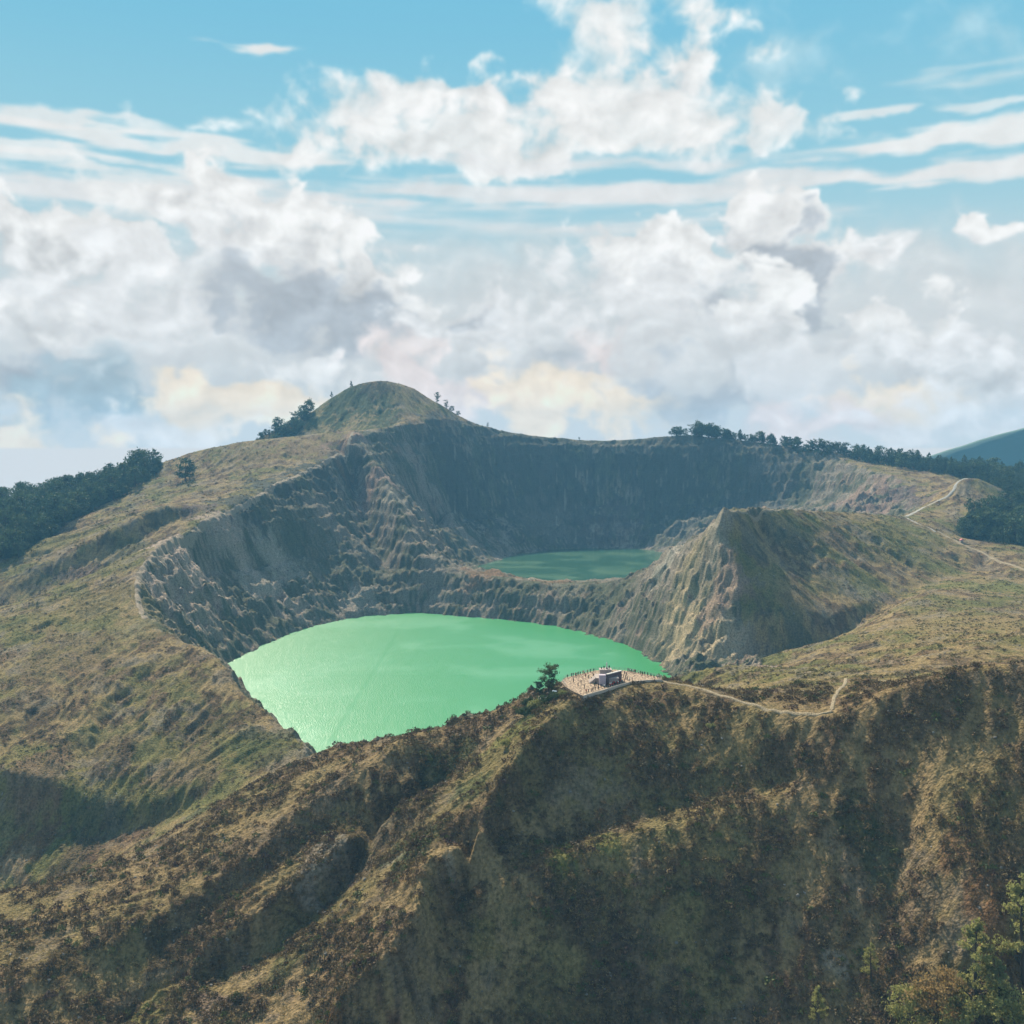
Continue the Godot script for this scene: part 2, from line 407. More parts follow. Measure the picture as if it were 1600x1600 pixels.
	ridge("dome_top", [Vector3(-423.2, 310.1, -1620), Vector3(-371.4, 335, -1660), Vector3(-327.2, 363.2, -1700), Vector3(-300.8, 388.4, -1720), Vector3(-269.6, 409.8, -1740), Vector3(-242.9, 420.1, -1750), Vector3(-216.8, 422.3, -1750), Vector3(-193, 418, -1750), Vector3(-167.1, 405, -1750), Vector3(-137.6, 386.1, -1760), Vector3(-107.7, 366.9, -1770), Vector3(-75.4, 348.7, -1785)])
	ridge("dome_dip", [Vector3(-359, 307.7, -1560), Vector3(-293.9, 309.8, -1575), Vector3(-225.2, 322.5, -1575), Vector3(-179, 331.8, -1600)])
	ridge("rim_two", [Vector3(-231.2, 325.1, -1500), Vector3(-192.6, 331.7, -1550), Vector3(-161, 343.2, -1620), Vector3(-116.1, 350.6, -1700), Vector3(-76.5, 345.8, -1760), Vector3(-44.5, 340, -1790), Vector3(0, 330.3, -1810), Vector3(56.9, 322.7, -1830), Vector3(114.4, 319.4, -1840), Vector3(171.6, 317.1, -1840), Vector3(227.6, 320.4, -1830), Vector3(281.3, 325.8, -1810), Vector3(333.9, 324.4, -1790), Vector3(385.2, 317.6, -1770), Vector3(432.9, 310.8, -1740), Vector3(478.8, 303.2, -1710), Vector3(519.7, 293.8, -1670), Vector3(524.6, 277.8, -1620), Vector3(540.8, 269.2, -1550), Vector3(553.5, 259.5, -1480), Vector3(550.3, 237.2, -1400), Vector3(531.5, 223.7, -1330), Vector3(446.1, 219.9, -1190)])
	ridge("hill_right_top", [Vector3(446.1, 222.1, -1190), Vector3(360.9, 231.4, -1090), Vector3(283.9, 238.9, -1010), Vector3(225.5, 243.2, -950), Vector3(186.5, 246.4, -905)])
	ridge("spur_peak", [Vector3(-231.2, 325.1, -1500), Vector3(-202.3, 295.5, -1445), Vector3(-170.8, 261.6, -1370), Vector3(-146.1, 231.1, -1300), Vector3(-121.1, 185.2, -1225), Vector3(-90.6, 170.4, -1205), Vector3(-71.6, 163, -1190)])
	ridge("divider", [Vector3(-71.6, 161.5, -1190), Vector3(-47.9, 157.4, -1175), Vector3(-29.1, 156.3, -1160), Vector3(21, 152.3, -1118), Vector3(55.2, 149.8, -1100), Vector3(72.1, 155.3, -1095), Vector3(101.7, 153.2, -1080), Vector3(121.8, 164.6, -1050), Vector3(140.1, 178.3, -1040), Vector3(154.1, 202, -1005), Vector3(170.6, 212.5, -960), Vector3(178.7, 229.4, -928), Vector3(186.5, 246.4, -905)])
	ridge("bowl_foot", [Vector3(-300.4, 201.1, -1055), Vector3(-282.7, 208.3, -1130), Vector3(-254.9, 225.2, -1200), Vector3(-233.5, 235.7, -1290)])
	ridge("wall_two_foot", [Vector3(-129.6, 175.3, -1480), Vector3(-97.5, 183.2, -1560), Vector3(-41.2, 192, -1650), Vector3(53.7, 192.8, -1720), Vector3(163, 197, -1740), Vector3(268.5, 198.1, -1720), Vector3(367.2, 205.8, -1680), Vector3(452.3, 211.7, -1610), Vector3(502.9, 219.5, -1520)])
	ridge("wall_two_brow", [Vector3(-168.1, 281.4, -1500), Vector3(-137.7, 290.2, -1580), Vector3(-84.6, 310.6, -1700), Vector3(0, 308.8, -1775), Vector3(112, 300, -1800), Vector3(223.4, 300, -1795), Vector3(327.6, 300, -1755), Vector3(424.6, 287.3, -1705), Vector3(500.5, 273.5, -1640)])
	ridge("skyline_right", [Vector3(535.2, 295.7, -1720), Vector3(582.1, 283.1, -1700), Vector3(616.5, 277.4, -1650), Vector3(657.8, 273.1, -1600), Vector3(705, 266.3, -1550), Vector3(748, 258, -1500), Vector3(859.1, 245.8, -1450), Vector3(974.9, 229.2, -1420)])
	ridge("knob", [Vector3(503.5, 217.3, -1300), Vector3(547.7, 238.8, -1310), Vector3(580.3, 262.8, -1330), Vector3(605.1, 265.3, -1330), Vector3(621.1, 247, -1310), Vector3(631.5, 224.2, -1280)])
	ridge("road_line", [Vector3(452.8, 217.5, -1150), Vector3(472.2, 203, -1110), Vector3(484.5, 194, -1060), Vector3(491.4, 186.6, -980), Vector3(508.3, 176, -900), Vector3(567.6, 150.6, -820)])
	ridge("forest_right_foot", [Vector3(503.7, 198, -1150), Vector3(532.6, 198.6, -1120), Vector3(567.8, 198.8, -1080), Vector3(689.8, 174.8, -1000)])
	ridge("buttress", [Vector3(159.1, 203.3, -955), Vector3(150.5, 183.6, -930), Vector3(143.9, 152.4, -905), Vector3(134.2, 113.4, -872)])
	ridge("rib", [Vector3(189.8, 192.3, -860), Vector3(190.1, 153.2, -835), Vector3(190.2, 127.2, -820)])
	ridge("gully_right", [Vector3(189.8, 126.5, -818), Vector3(218.7, 124.4, -816), Vector3(263.8, 140.4, -838), Vector3(318.5, 161.3, -874), Vector3(371.5, 174.3, -925), Vector3(421.8, 179.8, -975), Vector3(473.1, 180, -1020)])
	ridge("hill_mid_top", [Vector3(171.5, 160.6, -640), Vector3(209.9, 165.3, -680), Vector3(233.6, 168.1, -700), Vector3(267.2, 173, -720), Vector3(296.6, 175.2, -780), Vector3(317.9, 179.2, -810), Vector3(342.7, 181.6, -840), Vector3(376.7, 181.2, -870), Vector3(413.2, 180.2, -890)])
	ridge("knoll", [Vector3(91.2, 167, -590), Vector3(107.9, 172.6, -590), Vector3(129.1, 176.3, -585), Vector3(146.3, 175.2, -580), Vector3(160.8, 168.2, -600)])
	ridge("saddle", [Vector3(77.1, 190.1, -470), Vector3(99.5, 190.5, -450), Vector3(130.3, 185.6, -480), Vector3(154.5, 190.6, -480), Vector3(189.2, 192.4, -500), Vector3(229.3, 198, -520), Vector3(281.9, 198, -560), Vector3(415.5, 186.9, -600)])
	ridge("meadow", [Vector3(274, 180.1, -670), Vector3(348.9, 179.3, -740), Vector3(411.6, 180.2, -780), Vector3(525.9, 166.4, -760)])
	ridge("slope_rib", [Vector3(190.5, 214.6, -882), Vector3(210.5, 194.7, -872), Vector3(228.9, 179.1, -858), Vector3(247.2, 164.7, -846), Vector3(267.2, 157, -850)])
	ridge("slope_swale", [Vector3(224.6, 220.4, -945), Vector3(252.4, 191.2, -915), Vector3(277.8, 172.5, -885), Vector3(298.5, 166.1, -872)])
	ridge("gully_brow", [Vector3(196.9, 163.1, -833), Vector3(219.2, 160.4, -830), Vector3(242.4, 158, -838), Vector3(274.4, 162, -856), Vector3(304, 168.7, -880), Vector3(346.7, 175.4, -921)])
	ridge("spur_hollow", [Vector3(-243.7, 289.2, -1450), Vector3(-223.2, 247, -1420), Vector3(-201.1, 214.6, -1370), Vector3(-174.9, 178.2, -1300), Vector3(-143.3, 144.1, -1215)])
	ridge("wall_two_recess", [Vector3(-154.3, 300, -1600), Vector3(-126.1, 255.8, -1580), Vector3(-95.5, 214.2, -1530), Vector3(-71.2, 172.4, -1460)])
	ridge("wall_mid", [Vector3(-310.4, 176.1, -990), Vector3(-284.3, 171.6, -1080), Vector3(-257.2, 171.7, -1140), Vector3(-210.5, 172.5, -1200), Vector3(-171.4, 183.3, -1245)])
	ridge("bench_back", [Vector3(101.2, 179.5, -362), Vector3(81.4, 175.1, -366), Vector3(59.9, 169.4, -362), Vector3(36.4, 164.7, -357), Vector3(14.6, 160, -352)])
	ridge("crater_two_back", [Vector3(260.1, 160, -1100), Vector3(330.4, 170, -1180), Vector3(410.9, 182, -1270), Vector3(480, 188, -1330)])
	ridge("spur_low", [Vector3(-36.8, 169, -386), Vector3(-56.9, 158.1, -372), Vector3(-72.8, 149.1, -356), Vector3(-91.5, 139.1, -340), Vector3(-104.7, 132.9, -326), Vector3(-116.9, 127.1, -313)])
	ridge("spur_low_back", [Vector3(-40.4, 170.1, -398), Vector3(-61.7, 158.3, -388), Vector3(-81.1, 148.8, -374), Vector3(-102.8, 139.3, -357), Vector3(-118.4, 132.6, -342), Vector3(-130.3, 126.9, -327)])
	ridge("block_back", [Vector3(202.9, 243.2, -950), Vector3(234.5, 240.3, -988), Vector3(295.7, 235.7, -1052), Vector3(373.5, 228.3, -1128), Vector3(448, 220.3, -1205)])
	ridge("back_slope", [Vector3(-1276.8, -30, -1900), Vector3(-945.8, 0, -1900), Vector3(-667.3, 50, -1950), Vector3(-472.9, 120, -2000), Vector3(-255.1, 170, -2050), Vector3(0, 190, -2100), Vector3(261.3, 190, -2100), Vector3(517.7, 180, -2080), Vector3(746.7, 170, -2000), Vector3(945.8, 170, -1900), Vector3(1232, 150, -1800)])
	ridge("back_foot", [Vector3(-1813.8, -180, -2650), Vector3(-1566.5, -180, -2650), Vector3(-1319.1, -180, -2650), Vector3(-1071.8, -180, -2650), Vector3(-824.5, -180, -2650), Vector3(-577.1, -180, -2650), Vector3(-329.8, -180, -2650), Vector3(-82.4, -180, -2650), Vector3(164.9, -180, -2650), Vector3(412.2, -180, -2650), Vector3(659.6, -180, -2650), Vector3(906.9, -180, -2650), Vector3(1154.2, -180, -2650), Vector3(1401.6, -180, -2650), Vector3(1648.9, -180, -2650)])
	polys.lake_one = flat(["shore_one"])
	polys.lake_two = flat(["shore_two"])
	polys.crater_one = flat(["rim_left", "spur_peak", "divider", "rib", "!knoll", "!crest_right_start", "crest_left"])
	polys.crater_two = flat(["!divider", "!spur_peak", "rim_two", "hill_right_top"])
	polys.plaza = PackedVector2Array([Vector2(20.5, -421.9), Vector2(21.9, -412.7), Vector2(24.7, -403.9), Vector2(28.1, -397.0), Vector2(35.9, -405.5), Vector2(43.2, -414.4), Vector2(50.0, -421.3), Vector2(56.1, -423.6), Vector2(63.0, -424.8), Vector2(63.2, -429.6), Vector2(57.5, -435.8), Vector2(51.6, -442.1), Vector2(44.9, -445.4), Vector2(36.4, -443.4), Vector2(29.2, -436.4), Vector2(22.8, -429.6)])


func patch(x: float, z: float, r: float, kind: String, k: float) -> void:
	patches.append([x, z, r, soils()[kind], k, Vector2(x, z).length()])


func soils() -> Dictionary:
	return {
		"olive": Color(0.205, 0.174, 0.066), "straw": Color(0.310, 0.230, 0.112), "earth": Color(0.220, 0.152, 0.092), "scrub": Color(0.066, 0.047, 0.026),
		"stone": Color(0.25, 0.215, 0.18), "pale": Color(0.42, 0.38, 0.33), "pinkish": Color(0.31, 0.215, 0.180), "mossy": Color(0.095, 0.105, 0.068),
		"shade_scrub": Color(0.085, 0.092, 0.076), "rust": Color(0.24, 0.125, 0.055), "goldrock": Color(0.46, 0.365, 0.24), "lush": Color(0.175, 0.180, 0.060),  # the dark crater-wall tone here is scrub with the walls' shade painted in
		"umber": Color(0.105, 0.068, 0.045), "russet": Color(0.190, 0.110, 0.062), "fern": Color(0.065, 0.088, 0.034), "mauve": Color(0.16, 0.118, 0.115),
		"redearth": Color(0.130, 0.052, 0.032), "rose": Color(0.44, 0.345, 0.295), "sand": Color(0.40, 0.28, 0.17),
	}


func make_patches() -> void:
	patch(-312.8, -960, 40, "rose", 0.9)
	patch(-297.1, -860, 34, "rose", 0.85)
	patch(-290.2, -985, 40, "rose", 0.7)
	patch(-282.7, -900, 30, "rose", 0.6)
	patch(-301.9, -1085, 34, "rose", 0.7)
	patch(-255, -1130, 40, "pale", 0.55)
	patch(-256.5, -1020, 45, "mossy", 0.8)
	patch(-239.6, -1060, 34, "rose", 0.75)
	patch(-266.2, -1060, 30, "pale", 0.5)
	patch(-285.1, -1235, 50, "shade_scrub", 0.95)  # band under the left rim: scrub, its shade put into the colour
	patch(-308.8, -1150, 38, "shade_scrub", 0.95)
	patch(-255, -1320, 50, "shade_scrub", 0.95)
	patch(-235.3, -1400, 36, "shade_scrub", 0.9)
	patch(-218.6, -1250, 40, "stone", 0.7)
	patch(-238.2, -1190, 50, "mossy", 0.6)
	patch(-178.4, -1240, 45, "stone", 0.6)
	patch(-215.2, -1440, 20, "shade_scrub", 0.7)
	patch(-182.1, -1390, 30, "pinkish", 0.75)
	patch(-149.6, -1330, 24, "pale", 0.5)
	patch(-234.6, -1480, 24, "pinkish", 0.7)
	patch(-149.2, -1190, 40, "mossy", 0.6)
	patch(-171.8, -1140, 25, "pale", 0.4)
	patch(-82.1, -1190, 34, "stone", 0.8)
	patch(-22.2, -1180, 36, "rust", 0.6)
	patch(50.5, -1150, 36, "rust", 0.5)
	patch(29.6, -1180, 14, "pale", 0.5)
	patch(93.9, -1150, 30, "stone", 0.7)
	patch(122.1, -1080, 34, "shade_scrub", 0.6)
	patch(163.5, -915, 26, "goldrock", 0.7)
	patch(156.6, -890, 30, "goldrock", 0.9)
	patch(150.3, -868, 30, "goldrock", 0.9)
	patch(172.4, -830, 26, "goldrock", 0.8)
	patch(151.1, -985, 20, "pale", 0.8)
	patch(140.7, -1020, 26, "stone", 0.8)
	patch(174.8, -900, 26, "stone", 0.7)
	patch(182.1, -910, 20, "pale", 0.4)
	patch(179.2, -865, 22, "pinkish", 0.7)
	patch(182.7, -830, 18, "pale", 0.35)
	patch(261.7, -950, 26, "mossy", 0.5)
	patch(237.6, -950, 20, "mossy", 0.45)
	patch(282.2, -900, 24, "mossy", 0.45)
	patch(378, -1060, 40, "olive", 0.6)
	patch(303.7, -970, 34, "earth", 0.5)
	patch(437.3, -1110, 44, "lush", 0.45)
	patch(403.2, -990, 36, "lush", 0.4)
	patch(232.9, -822, 34, "mossy", 0.6)
	patch(200.2, -815, 22, "stone", 0.5)
	patch(314.5, -895, 20, "pale", 0.25)
	patch(232.2, -860, 24, "straw", 0.5)
	patch(216.5, -910, 24, "mossy", 0.5)
	patch(414.2, -880, 50, "lush", 0.8)
	patch(451.5, -900, 40, "lush", 0.7)
	patch(392.4, -920, 30, "lush", 0.5)
	patch(201.7, -640, 26, "earth", 0.5)
	patch(228.7, -660, 9, "umber", 0.8)
	patch(167.3, -520, 7, "umber", 0.8)
	patch(133.6, -470, 8, "umber", 0.7)
	patch(159.7, -440, 6, "umber", 0.8)
	patch(304, -690, 70, "straw", 0.6)
	patch(245.6, -600, 50, "straw", 0.5)
	patch(160, -430, 24, "russet", 0.5)
	patch(135.7, -500, 20, "lush", 0.45)
	patch(168.1, -410, 24, "straw", 0.5)
	patch(129.6, -410, 20, "olive", 0.5)
	patch(111.6, -520, 30, "straw", 0.7)
	patch(328.3, -830, 16, "umber", 0.6)
	patch(-251.8, -1690, 80, "fern", 0.95)
	patch(-287, -1650, 45, "fern", 0.9)
	patch(-193.5, -1640, 45, "fern", 0.9)
	patch(-225.9, -1735, 40, "umber", 0.5)
	patch(-170.7, -1720, 40, "straw", 0.5)
	patch(-152.9, -1640, 40, "earth", 0.7)
	patch(-104.5, -1680, 60, "earth", 0.6)
	patch(-282.7, -1420, 60, "earth", 0.7)
	patch(-343.6, -1380, 50, "earth", 0.5)
	patch(-250.9, -1440, 22, "pinkish", 0.6)
	patch(-100.3, -1610, 50, "mossy", 0.5)
	patch(507.7, -1480, 50, "pinkish", 0.75)
	patch(527.9, -1410, 40, "mauve", 0.8)
	patch(547.5, -1350, 34, "mauve", 0.7)
	patch(494.7, -1390, 30, "pinkish", 0.6)
	patch(503.6, -1650, 40, "stone", 0.4)
	patch(54.6, -1750, 160, "shade_scrub", 0.9)  # far crater wall, dark with growth and with painted shade
	patch(274.2, -1760, 140, "shade_scrub", 0.9)
	patch(-81.8, -1640, 80, "shade_scrub", 0.9)
	patch(398.2, -1680, 90, "shade_scrub", 0.7)
	patch(52.8, -1690, 50, "stone", 0.3)
	patch(170, -1700, 60, "mauve", 0.35)
	patch(341.6, -1560, 60, "mauve", 0.35)
	patch(-367.6, -1070, 26, "mossy", 0.6)
	patch(-389.4, -1020, 26, "mossy", 0.5)
	patch(-421.9, -990, 24, "mauve", 0.5)
	patch(-332.7, -1110, 24, "mauve", 0.7)
	patch(-455.1, -980, 30, "shade_scrub", 0.5)
	patch(-371, -910, 40, "olive", 0.5)
	patch(-464.6, -1060, 40, "olive", 0.6)
	patch(-326.9, -800, 60, "olive", 0.6)
	patch(-279.6, -740, 40, "lush", 0.4)
	patch(-304.7, -690, 60, "earth", 0.5)
	patch(-290.2, -620, 30, "scrub", 0.5)
	patch(-178.2, -600, 26, "scrub", 0.5)
	patch(-141.9, -560, 26, "fern", 0.6)
	patch(-177.5, -560, 24, "earth", 0.6)
	patch(-231.6, -590, 26, "scrub", 0.4)
	patch(-263.9, -562, 20, "earth", 0.7)
	patch(-220.9, -534, 18, "mossy", 0.6)
	patch(-185.5, -530, 16, "umber", 0.5)
	patch(-259.1, -528, 20, "russet", 0.9)
	patch(-258.7, -520, 12, "goldrock", 0.45)
	patch(-228, -518, 18, "umber", 0.7)
	patch(-203.6, -515, 14, "russet", 0.5)
	patch(-185, -500, 14, "fern", 0.7)
	patch(-162.3, -510, 14, "fern", 0.6)
	patch(-114.7, -400, 20, "straw", 0.5)
	patch(-143.8, -375, 20, "earth", 0.6)
	patch(-163.7, -360, 18, "straw", 0.5)
	patch(-100.2, -415, 12, "umber", 0.5)
	patch(-85.3, -420, 10, "straw", 0.6)
	patch(-47.3, -415, 10, "straw", 0.6)
	patch(-25.7, -405, 14, "fern", 0.6)
	patch(-39.8, -392, 16, "scrub", 0.8)
	patch(-65.4, -366, 14, "mauve", 0.3)
	patch(-57.8, -378, 14, "scrub", 0.7)
	patch(-66.4, -372, 7, "pale", 0.45)
	patch(-73.6, -360, 8, "pale", 0.35)
	patch(-2.5, -395, 13, "lush", 0.7)
	patch(-14.2, -372, 14, "fern", 0.7)
	patch(-35.9, -352, 12, "fern", 0.7)
	patch(-28.8, -322, 9, "straw", 0.7)
	patch(-21.4, -336, 4, "pale", 0.5)
	patch(-39.7, -310, 10, "earth", 0.6)
	patch(-74.4, -322, 10, "fern", 0.6)
	patch(-94.4, -312, 9, "mauve", 0.6)
	patch(-113.8, -310, 8, "lush", 0.5)
	patch(-119.2, -338, 10, "scrub", 0.8)
	patch(-146.3, -325, 12, "scrub", 0.8)
	patch(-55.6, -288, 7, "rust", 0.9)
	patch(-33.9, -293, 9, "redearth", 0.7)
	patch(-44.1, -285, 6, "rust", 0.7)
	patch(-42.7, -352, 5, "pale", 0.3)
	patch(17.3, -340, 8, "lush", 0.8)
	patch(33, -345, 8, "lush", 0.7)
	patch(71.7, -352, 9, "straw", 0.6)
	patch(89.5, -352, 6, "straw", 0.4)
	patch(-4.2, -330, 8, "straw", 0.6)
	patch(-8.2, -320, 10, "olive", 0.6)
	patch(20.8, -325, 14, "umber", 0.7)
	patch(4.1, -320, 10, "straw", 0.4)
	patch(86.7, -380, 9, "straw", 0.75)
	patch(97.3, -384, 7, "straw", 0.6)
	patch(139.3, -303, 8, "russet", 0.9)
	patch(141, -294, 8, "russet", 0.9)
	patch(138.5, -315, 7, "russet", 0.7)
	patch(140.6, -285, 7, "russet", 0.7)
	patch(100.4, -308, 5, "pale", 0.5)
	patch(84, -290, 6, "olive", 0.6)
	patch(65.9, -322, 14, "umber", 0.6)
	patch(84.6, -315, 10, "redearth", 0.4)
	patch(38.5, -300, 16, "umber", 0.5)
	patch(67, -298, 14, "mauve", 0.3)
	patch(-19.9, -310, 8, "redearth", 0.4)
	patch(121.8, -330, 10, "fern", 0.5)
	patch(116.1, -345, 12, "fern", 0.4)
	patch(22.7, -400, 5, "sand", 0.7)
	patch(17.3, -390, 5, "straw", 0.6)
	patch(-2.4, -372, 6, "straw", 0.5)
	patch(10.2, -405, 9, "fern", 0.8)
	patch(5.1, -402, 8, "fern", 0.7)
	pass


func flat(which: Array) -> PackedVector2Array:
	var out := PackedVector2Array()
	for n in which:
		var back: bool = n.begins_with("!")
		var key: String = n.trim_prefix("!")
		if not lines.has(key):
			continue
		var pts: PackedVector3Array = lines[key].duplicate()
		if back:
			pts.reverse()
		for p in pts:
			out.append(Vector2(p.x, p.z))
	return out


func solve() -> void:
	# Heights between the control lines: Laplace's equation on (azimuth, log distance), coarse to fine.
	var fixed := PackedFloat32Array()
	fixed.resize(NA * NR)
	var count := PackedFloat32Array()
	count.resize(NA * NR)
	var da := 2.0 * HALF / (NA - 1)
	var dl := log(R1 / R0) / (NR - 1)
	for key in lines:
		var pts: PackedVector3Array = lines[key]
		if key.begins_with("shore"):
			pts = pts.duplicate()
			pts.append(pts[0])
		for i in pts.size() - 1:
			var a := pts[i]
			var b := pts[i + 1]
			var steps := int(ceil(Vector2(a.x - b.x, a.z - b.z).length() / (Vector2(a.x, a.z).length() * 0.0022))) + 1
			for s in steps + 1:
				var p := a.lerp(b, float(s) / steps)
				var c := int(round((atan2(p.x, -p.z) + HALF) / da))
				var r := int(round(log(Vector2(p.x, p.z).length() / R0) / dl))
				if c < 0 or c >= NA or r < 0 or r >= NR:
					continue
				fixed[r * NA + c] += p.y
				count[r * NA + c] += 1.0
	var line_only := count.duplicate()
	for r in NR:
		var dist := R0 * exp(r * dl)
		for c in NA:
			var k := r * NA + c
			var a := c * da - HALF
			var q := Vector2(dist * sin(a), -dist * cos(a))
			var lake := 0.0
			if dist > 520.0 and dist < 1160.0 and Geometry2D.is_point_in_polygon(q, polys.lake_one):
				lake = LAKE_ONE
			elif dist > 1200.0 and dist < 1700.0 and Geometry2D.is_point_in_polygon(q, polys.lake_two):
				lake = LAKE_TWO
			if lake > 0.0 and count[k] == 0.0:
				fixed[k] = lake - 5.0
				count[k] = 1.0
			if dist > 380.0 and dist < 470.0 and Geometry2D.is_point_in_polygon(q, polys.plaza):
				fixed[k] = PLAZA - 0.4
				count[k] = 1.0
			rock.append(1.0 if dist > 400.0 and dist < 1900.0 and (Geometry2D.is_point_in_polygon(q, polys.crater_one) or Geometry2D.is_point_in_polygon(q, polys.crater_two)) else 0.0)
	var grids := [[fixed, count, NA, NR]]
	while grids[-1][2] > 30:
		var g = grids[-1]
		var w := int(g[2]) / 2
		var h := int(g[3]) / 2
		var f := PackedFloat32Array()
		f.resize(w * h)
		var n := PackedFloat32Array()
		n.resize(w * h)
		var gf: PackedFloat32Array = g[0]
		var gn: PackedFloat32Array = g[1]
		var gw: int = g[2]
		for y in h:
			for x in w:
				var sum := 0.0
				var num := 0.0
				for o in [0, 1, gw, gw + 1]:
					var k: int = 2 * y * gw + 2 * x + o
					if gn[k] > 0.0:
						sum += gf[k] / gn[k]
						num += 1.0
				f[y * w + x] = sum
				n[y * w + x] = num
		grids.append([f, n, w, h])
	var last := PackedFloat32Array()
	var lw := 0
	var lh := 0
	for level in range(grids.size() - 1, -1, -1):
		var f: PackedFloat32Array = grids[level][0]
		var n: PackedFloat32Array = grids[level][1]
		var w: int = grids[level][2]
		var h: int = grids[level][3]
		var z := PackedFloat32Array()
		z.resize(w * h)
		for y in h:
			for x in w:
				var k := y * w + x
				if n[k] > 0.0:
					z[k] = f[k] / n[k]
				elif lw > 0:
					var fx := clampf((x + 0.5) * 0.5 - 0.5, 0.0, lw - 1.001)
					var fy := clampf((y + 0.5) * 0.5 - 0.5, 0.0, lh - 1.001)
					var ix := int(fx)
					var iy := int(fy)
					var j := iy * lw + ix
					z[k] = lerpf(lerpf(last[j], last[j + 1], fx - ix), lerpf(last[j + lw], last[j + lw + 1], fx - ix), fy - iy)
				else:
					z[k] = 150.0
		var ra := 1.0 / (da * da)
		var rl := 1.0 / (dl * dl)
		var wa := 0.5 * ra / (ra + rl)
		var wl := 0.5 * rl / (ra + rl)
		var times: int = [14, 24, 40, 70, 150][mini(level, 4)]
		for it in times:
			for y in h:
				var row := y * w
				var up := row - w if y > 0 else row
				var dn := row + w if y < h - 1 else row
				for x in w:
					if n[row + x] == 0.0:
						z[row + x] = wa * (z[row + (x - 1 if x > 0 else 0)] + z[row + (x + 1 if x < w - 1 else x)]) + wl * (z[up + x] + z[dn + x])
		last = z
		lw = w
		lh = h
	base = soften(last, 2)
	# how near a control line is, in cells
	near.resize(NA * NR)
	for k in NA * NR:
		near[k] = 0.0 if line_only[k] > 0.0 else 30.0
	for y in range(1, NR):
		for x in range(1, NA - 1):
			var k := y * NA + x
			near[k] = minf(near[k], minf(minf(near[k - 1], near[k - NA]) + 1.0, minf(near[k - NA - 1], near[k - NA + 1]) + 1.4))
	for y in range(NR - 2, -1, -1):
		for x in range(NA - 2, 0, -1):
			var k := y * NA + x
			near[k] = minf(near[k], minf(minf(near[k + 1], near[k + NA]) + 1.0, minf(near[k + NA - 1], near[k + NA + 1]) + 1.4))
	rock = soften(rock, 1)


func soften(z: PackedFloat32Array, times: int) -> PackedFloat32Array:
	for it in times:
		var o := z.duplicate()
		for y in range(1, NR - 1):
			for x in range(1, NA - 1):
				var k := y * NA + x
				o[k] = 0.4 * z[k] + 0.15 * (z[k - 1] + z[k + 1] + z[k - NA] + z[k + NA])
		z = o
	return z


func coarse(grid: PackedFloat32Array, fx: float, fy: float) -> float:
	fx = clampf(fx, 1.0, NA - 2.01)
	fy = clampf(fy, 1.0, NR - 2.01)
	var ix := int(fx)
	var iy := int(fy)
	fx -= ix
	fy -= iy
	var k := iy * NA + ix
	return lerpf(lerpf(grid[k], grid[k + 1], fx), lerpf(grid[k + NA], grid[k + NA + 1], fx), fy)


func smooth_base(fx: float, fy: float) -> float:
	# cubic B-spline over the coarse grid
	fx = clampf(fx, 1.0, NA - 2.01)
	fy = clampf(fy, 1.0, NR - 2.01)
	var ix := int(fx)
	var iy := int(fy)
	var t := fx - ix
	var u := fy - iy
	var a0 := (1.0 - t) * (1.0 - t) * (1.0 - t) / 6.0
	var a1 := (3.0 * t * t * t - 6.0 * t * t + 4.0) / 6.0
	var a3 := t * t * t / 6.0
	var a2 := 1.0 - a0 - a1 - a3
	var b0 := (1.0 - u) * (1.0 - u) * (1.0 - u) / 6.0
	var b1 := (3.0 * u * u * u - 6.0 * u * u + 4.0) / 6.0
	var b3 := u * u * u / 6.0
	var b2 := 1.0 - b0 - b1 - b3
	var k := (iy - 1) * NA + ix - 1
	var s := b0 * (a0 * base[k] + a1 * base[k + 1] + a2 * base[k + 2] + a3 * base[k + 3])
	k += NA
	s += b1 * (a0 * base[k] + a1 * base[k + 1] + a2 * base[k + 2] + a3 * base[k + 3])
	k += NA
	s += b2 * (a0 * base[k] + a1 * base[k + 1] + a2 * base[k + 2] + a3 * base[k + 3])
	k += NA
	return s + b3 * (a0 * base[k] + a1 * base[k + 1] + a2 * base[k + 2] + a3 * base[k + 3])


func gullies(px: float, pz: float, dx: float, dz: float) -> float:
	# stripes that run along (-dz, dx), broken up cell by cell: the rills of a slope
	var ix := int(floor(px))
	var iz := int(floor(pz))
	var fx := px - ix
	var fz := pz - iz
	var sum := 0.0
	var all := 0.0
	for i in range(-1, 2):
		for j in range(-1, 2):
			var h := (((ix + i) * 73 + (iz + j) * 179) % 1024 + 1024) % 1024
			var ox := fx - i - 0.5 - 0.9 * tabx[h]
			var oz := fz - j - 0.5 - 0.9 * taby[h]
			var q := 1.0 - (ox * ox + oz * oz) * 0.45
			if q > 0.0:
				q = q * q * q
				sum += q * cos(TAU * (ox * dx + oz * dz) + 6.0 * tabx[(h + 91) % 1024])
				all += q
	return sum / (all + 0.0001)


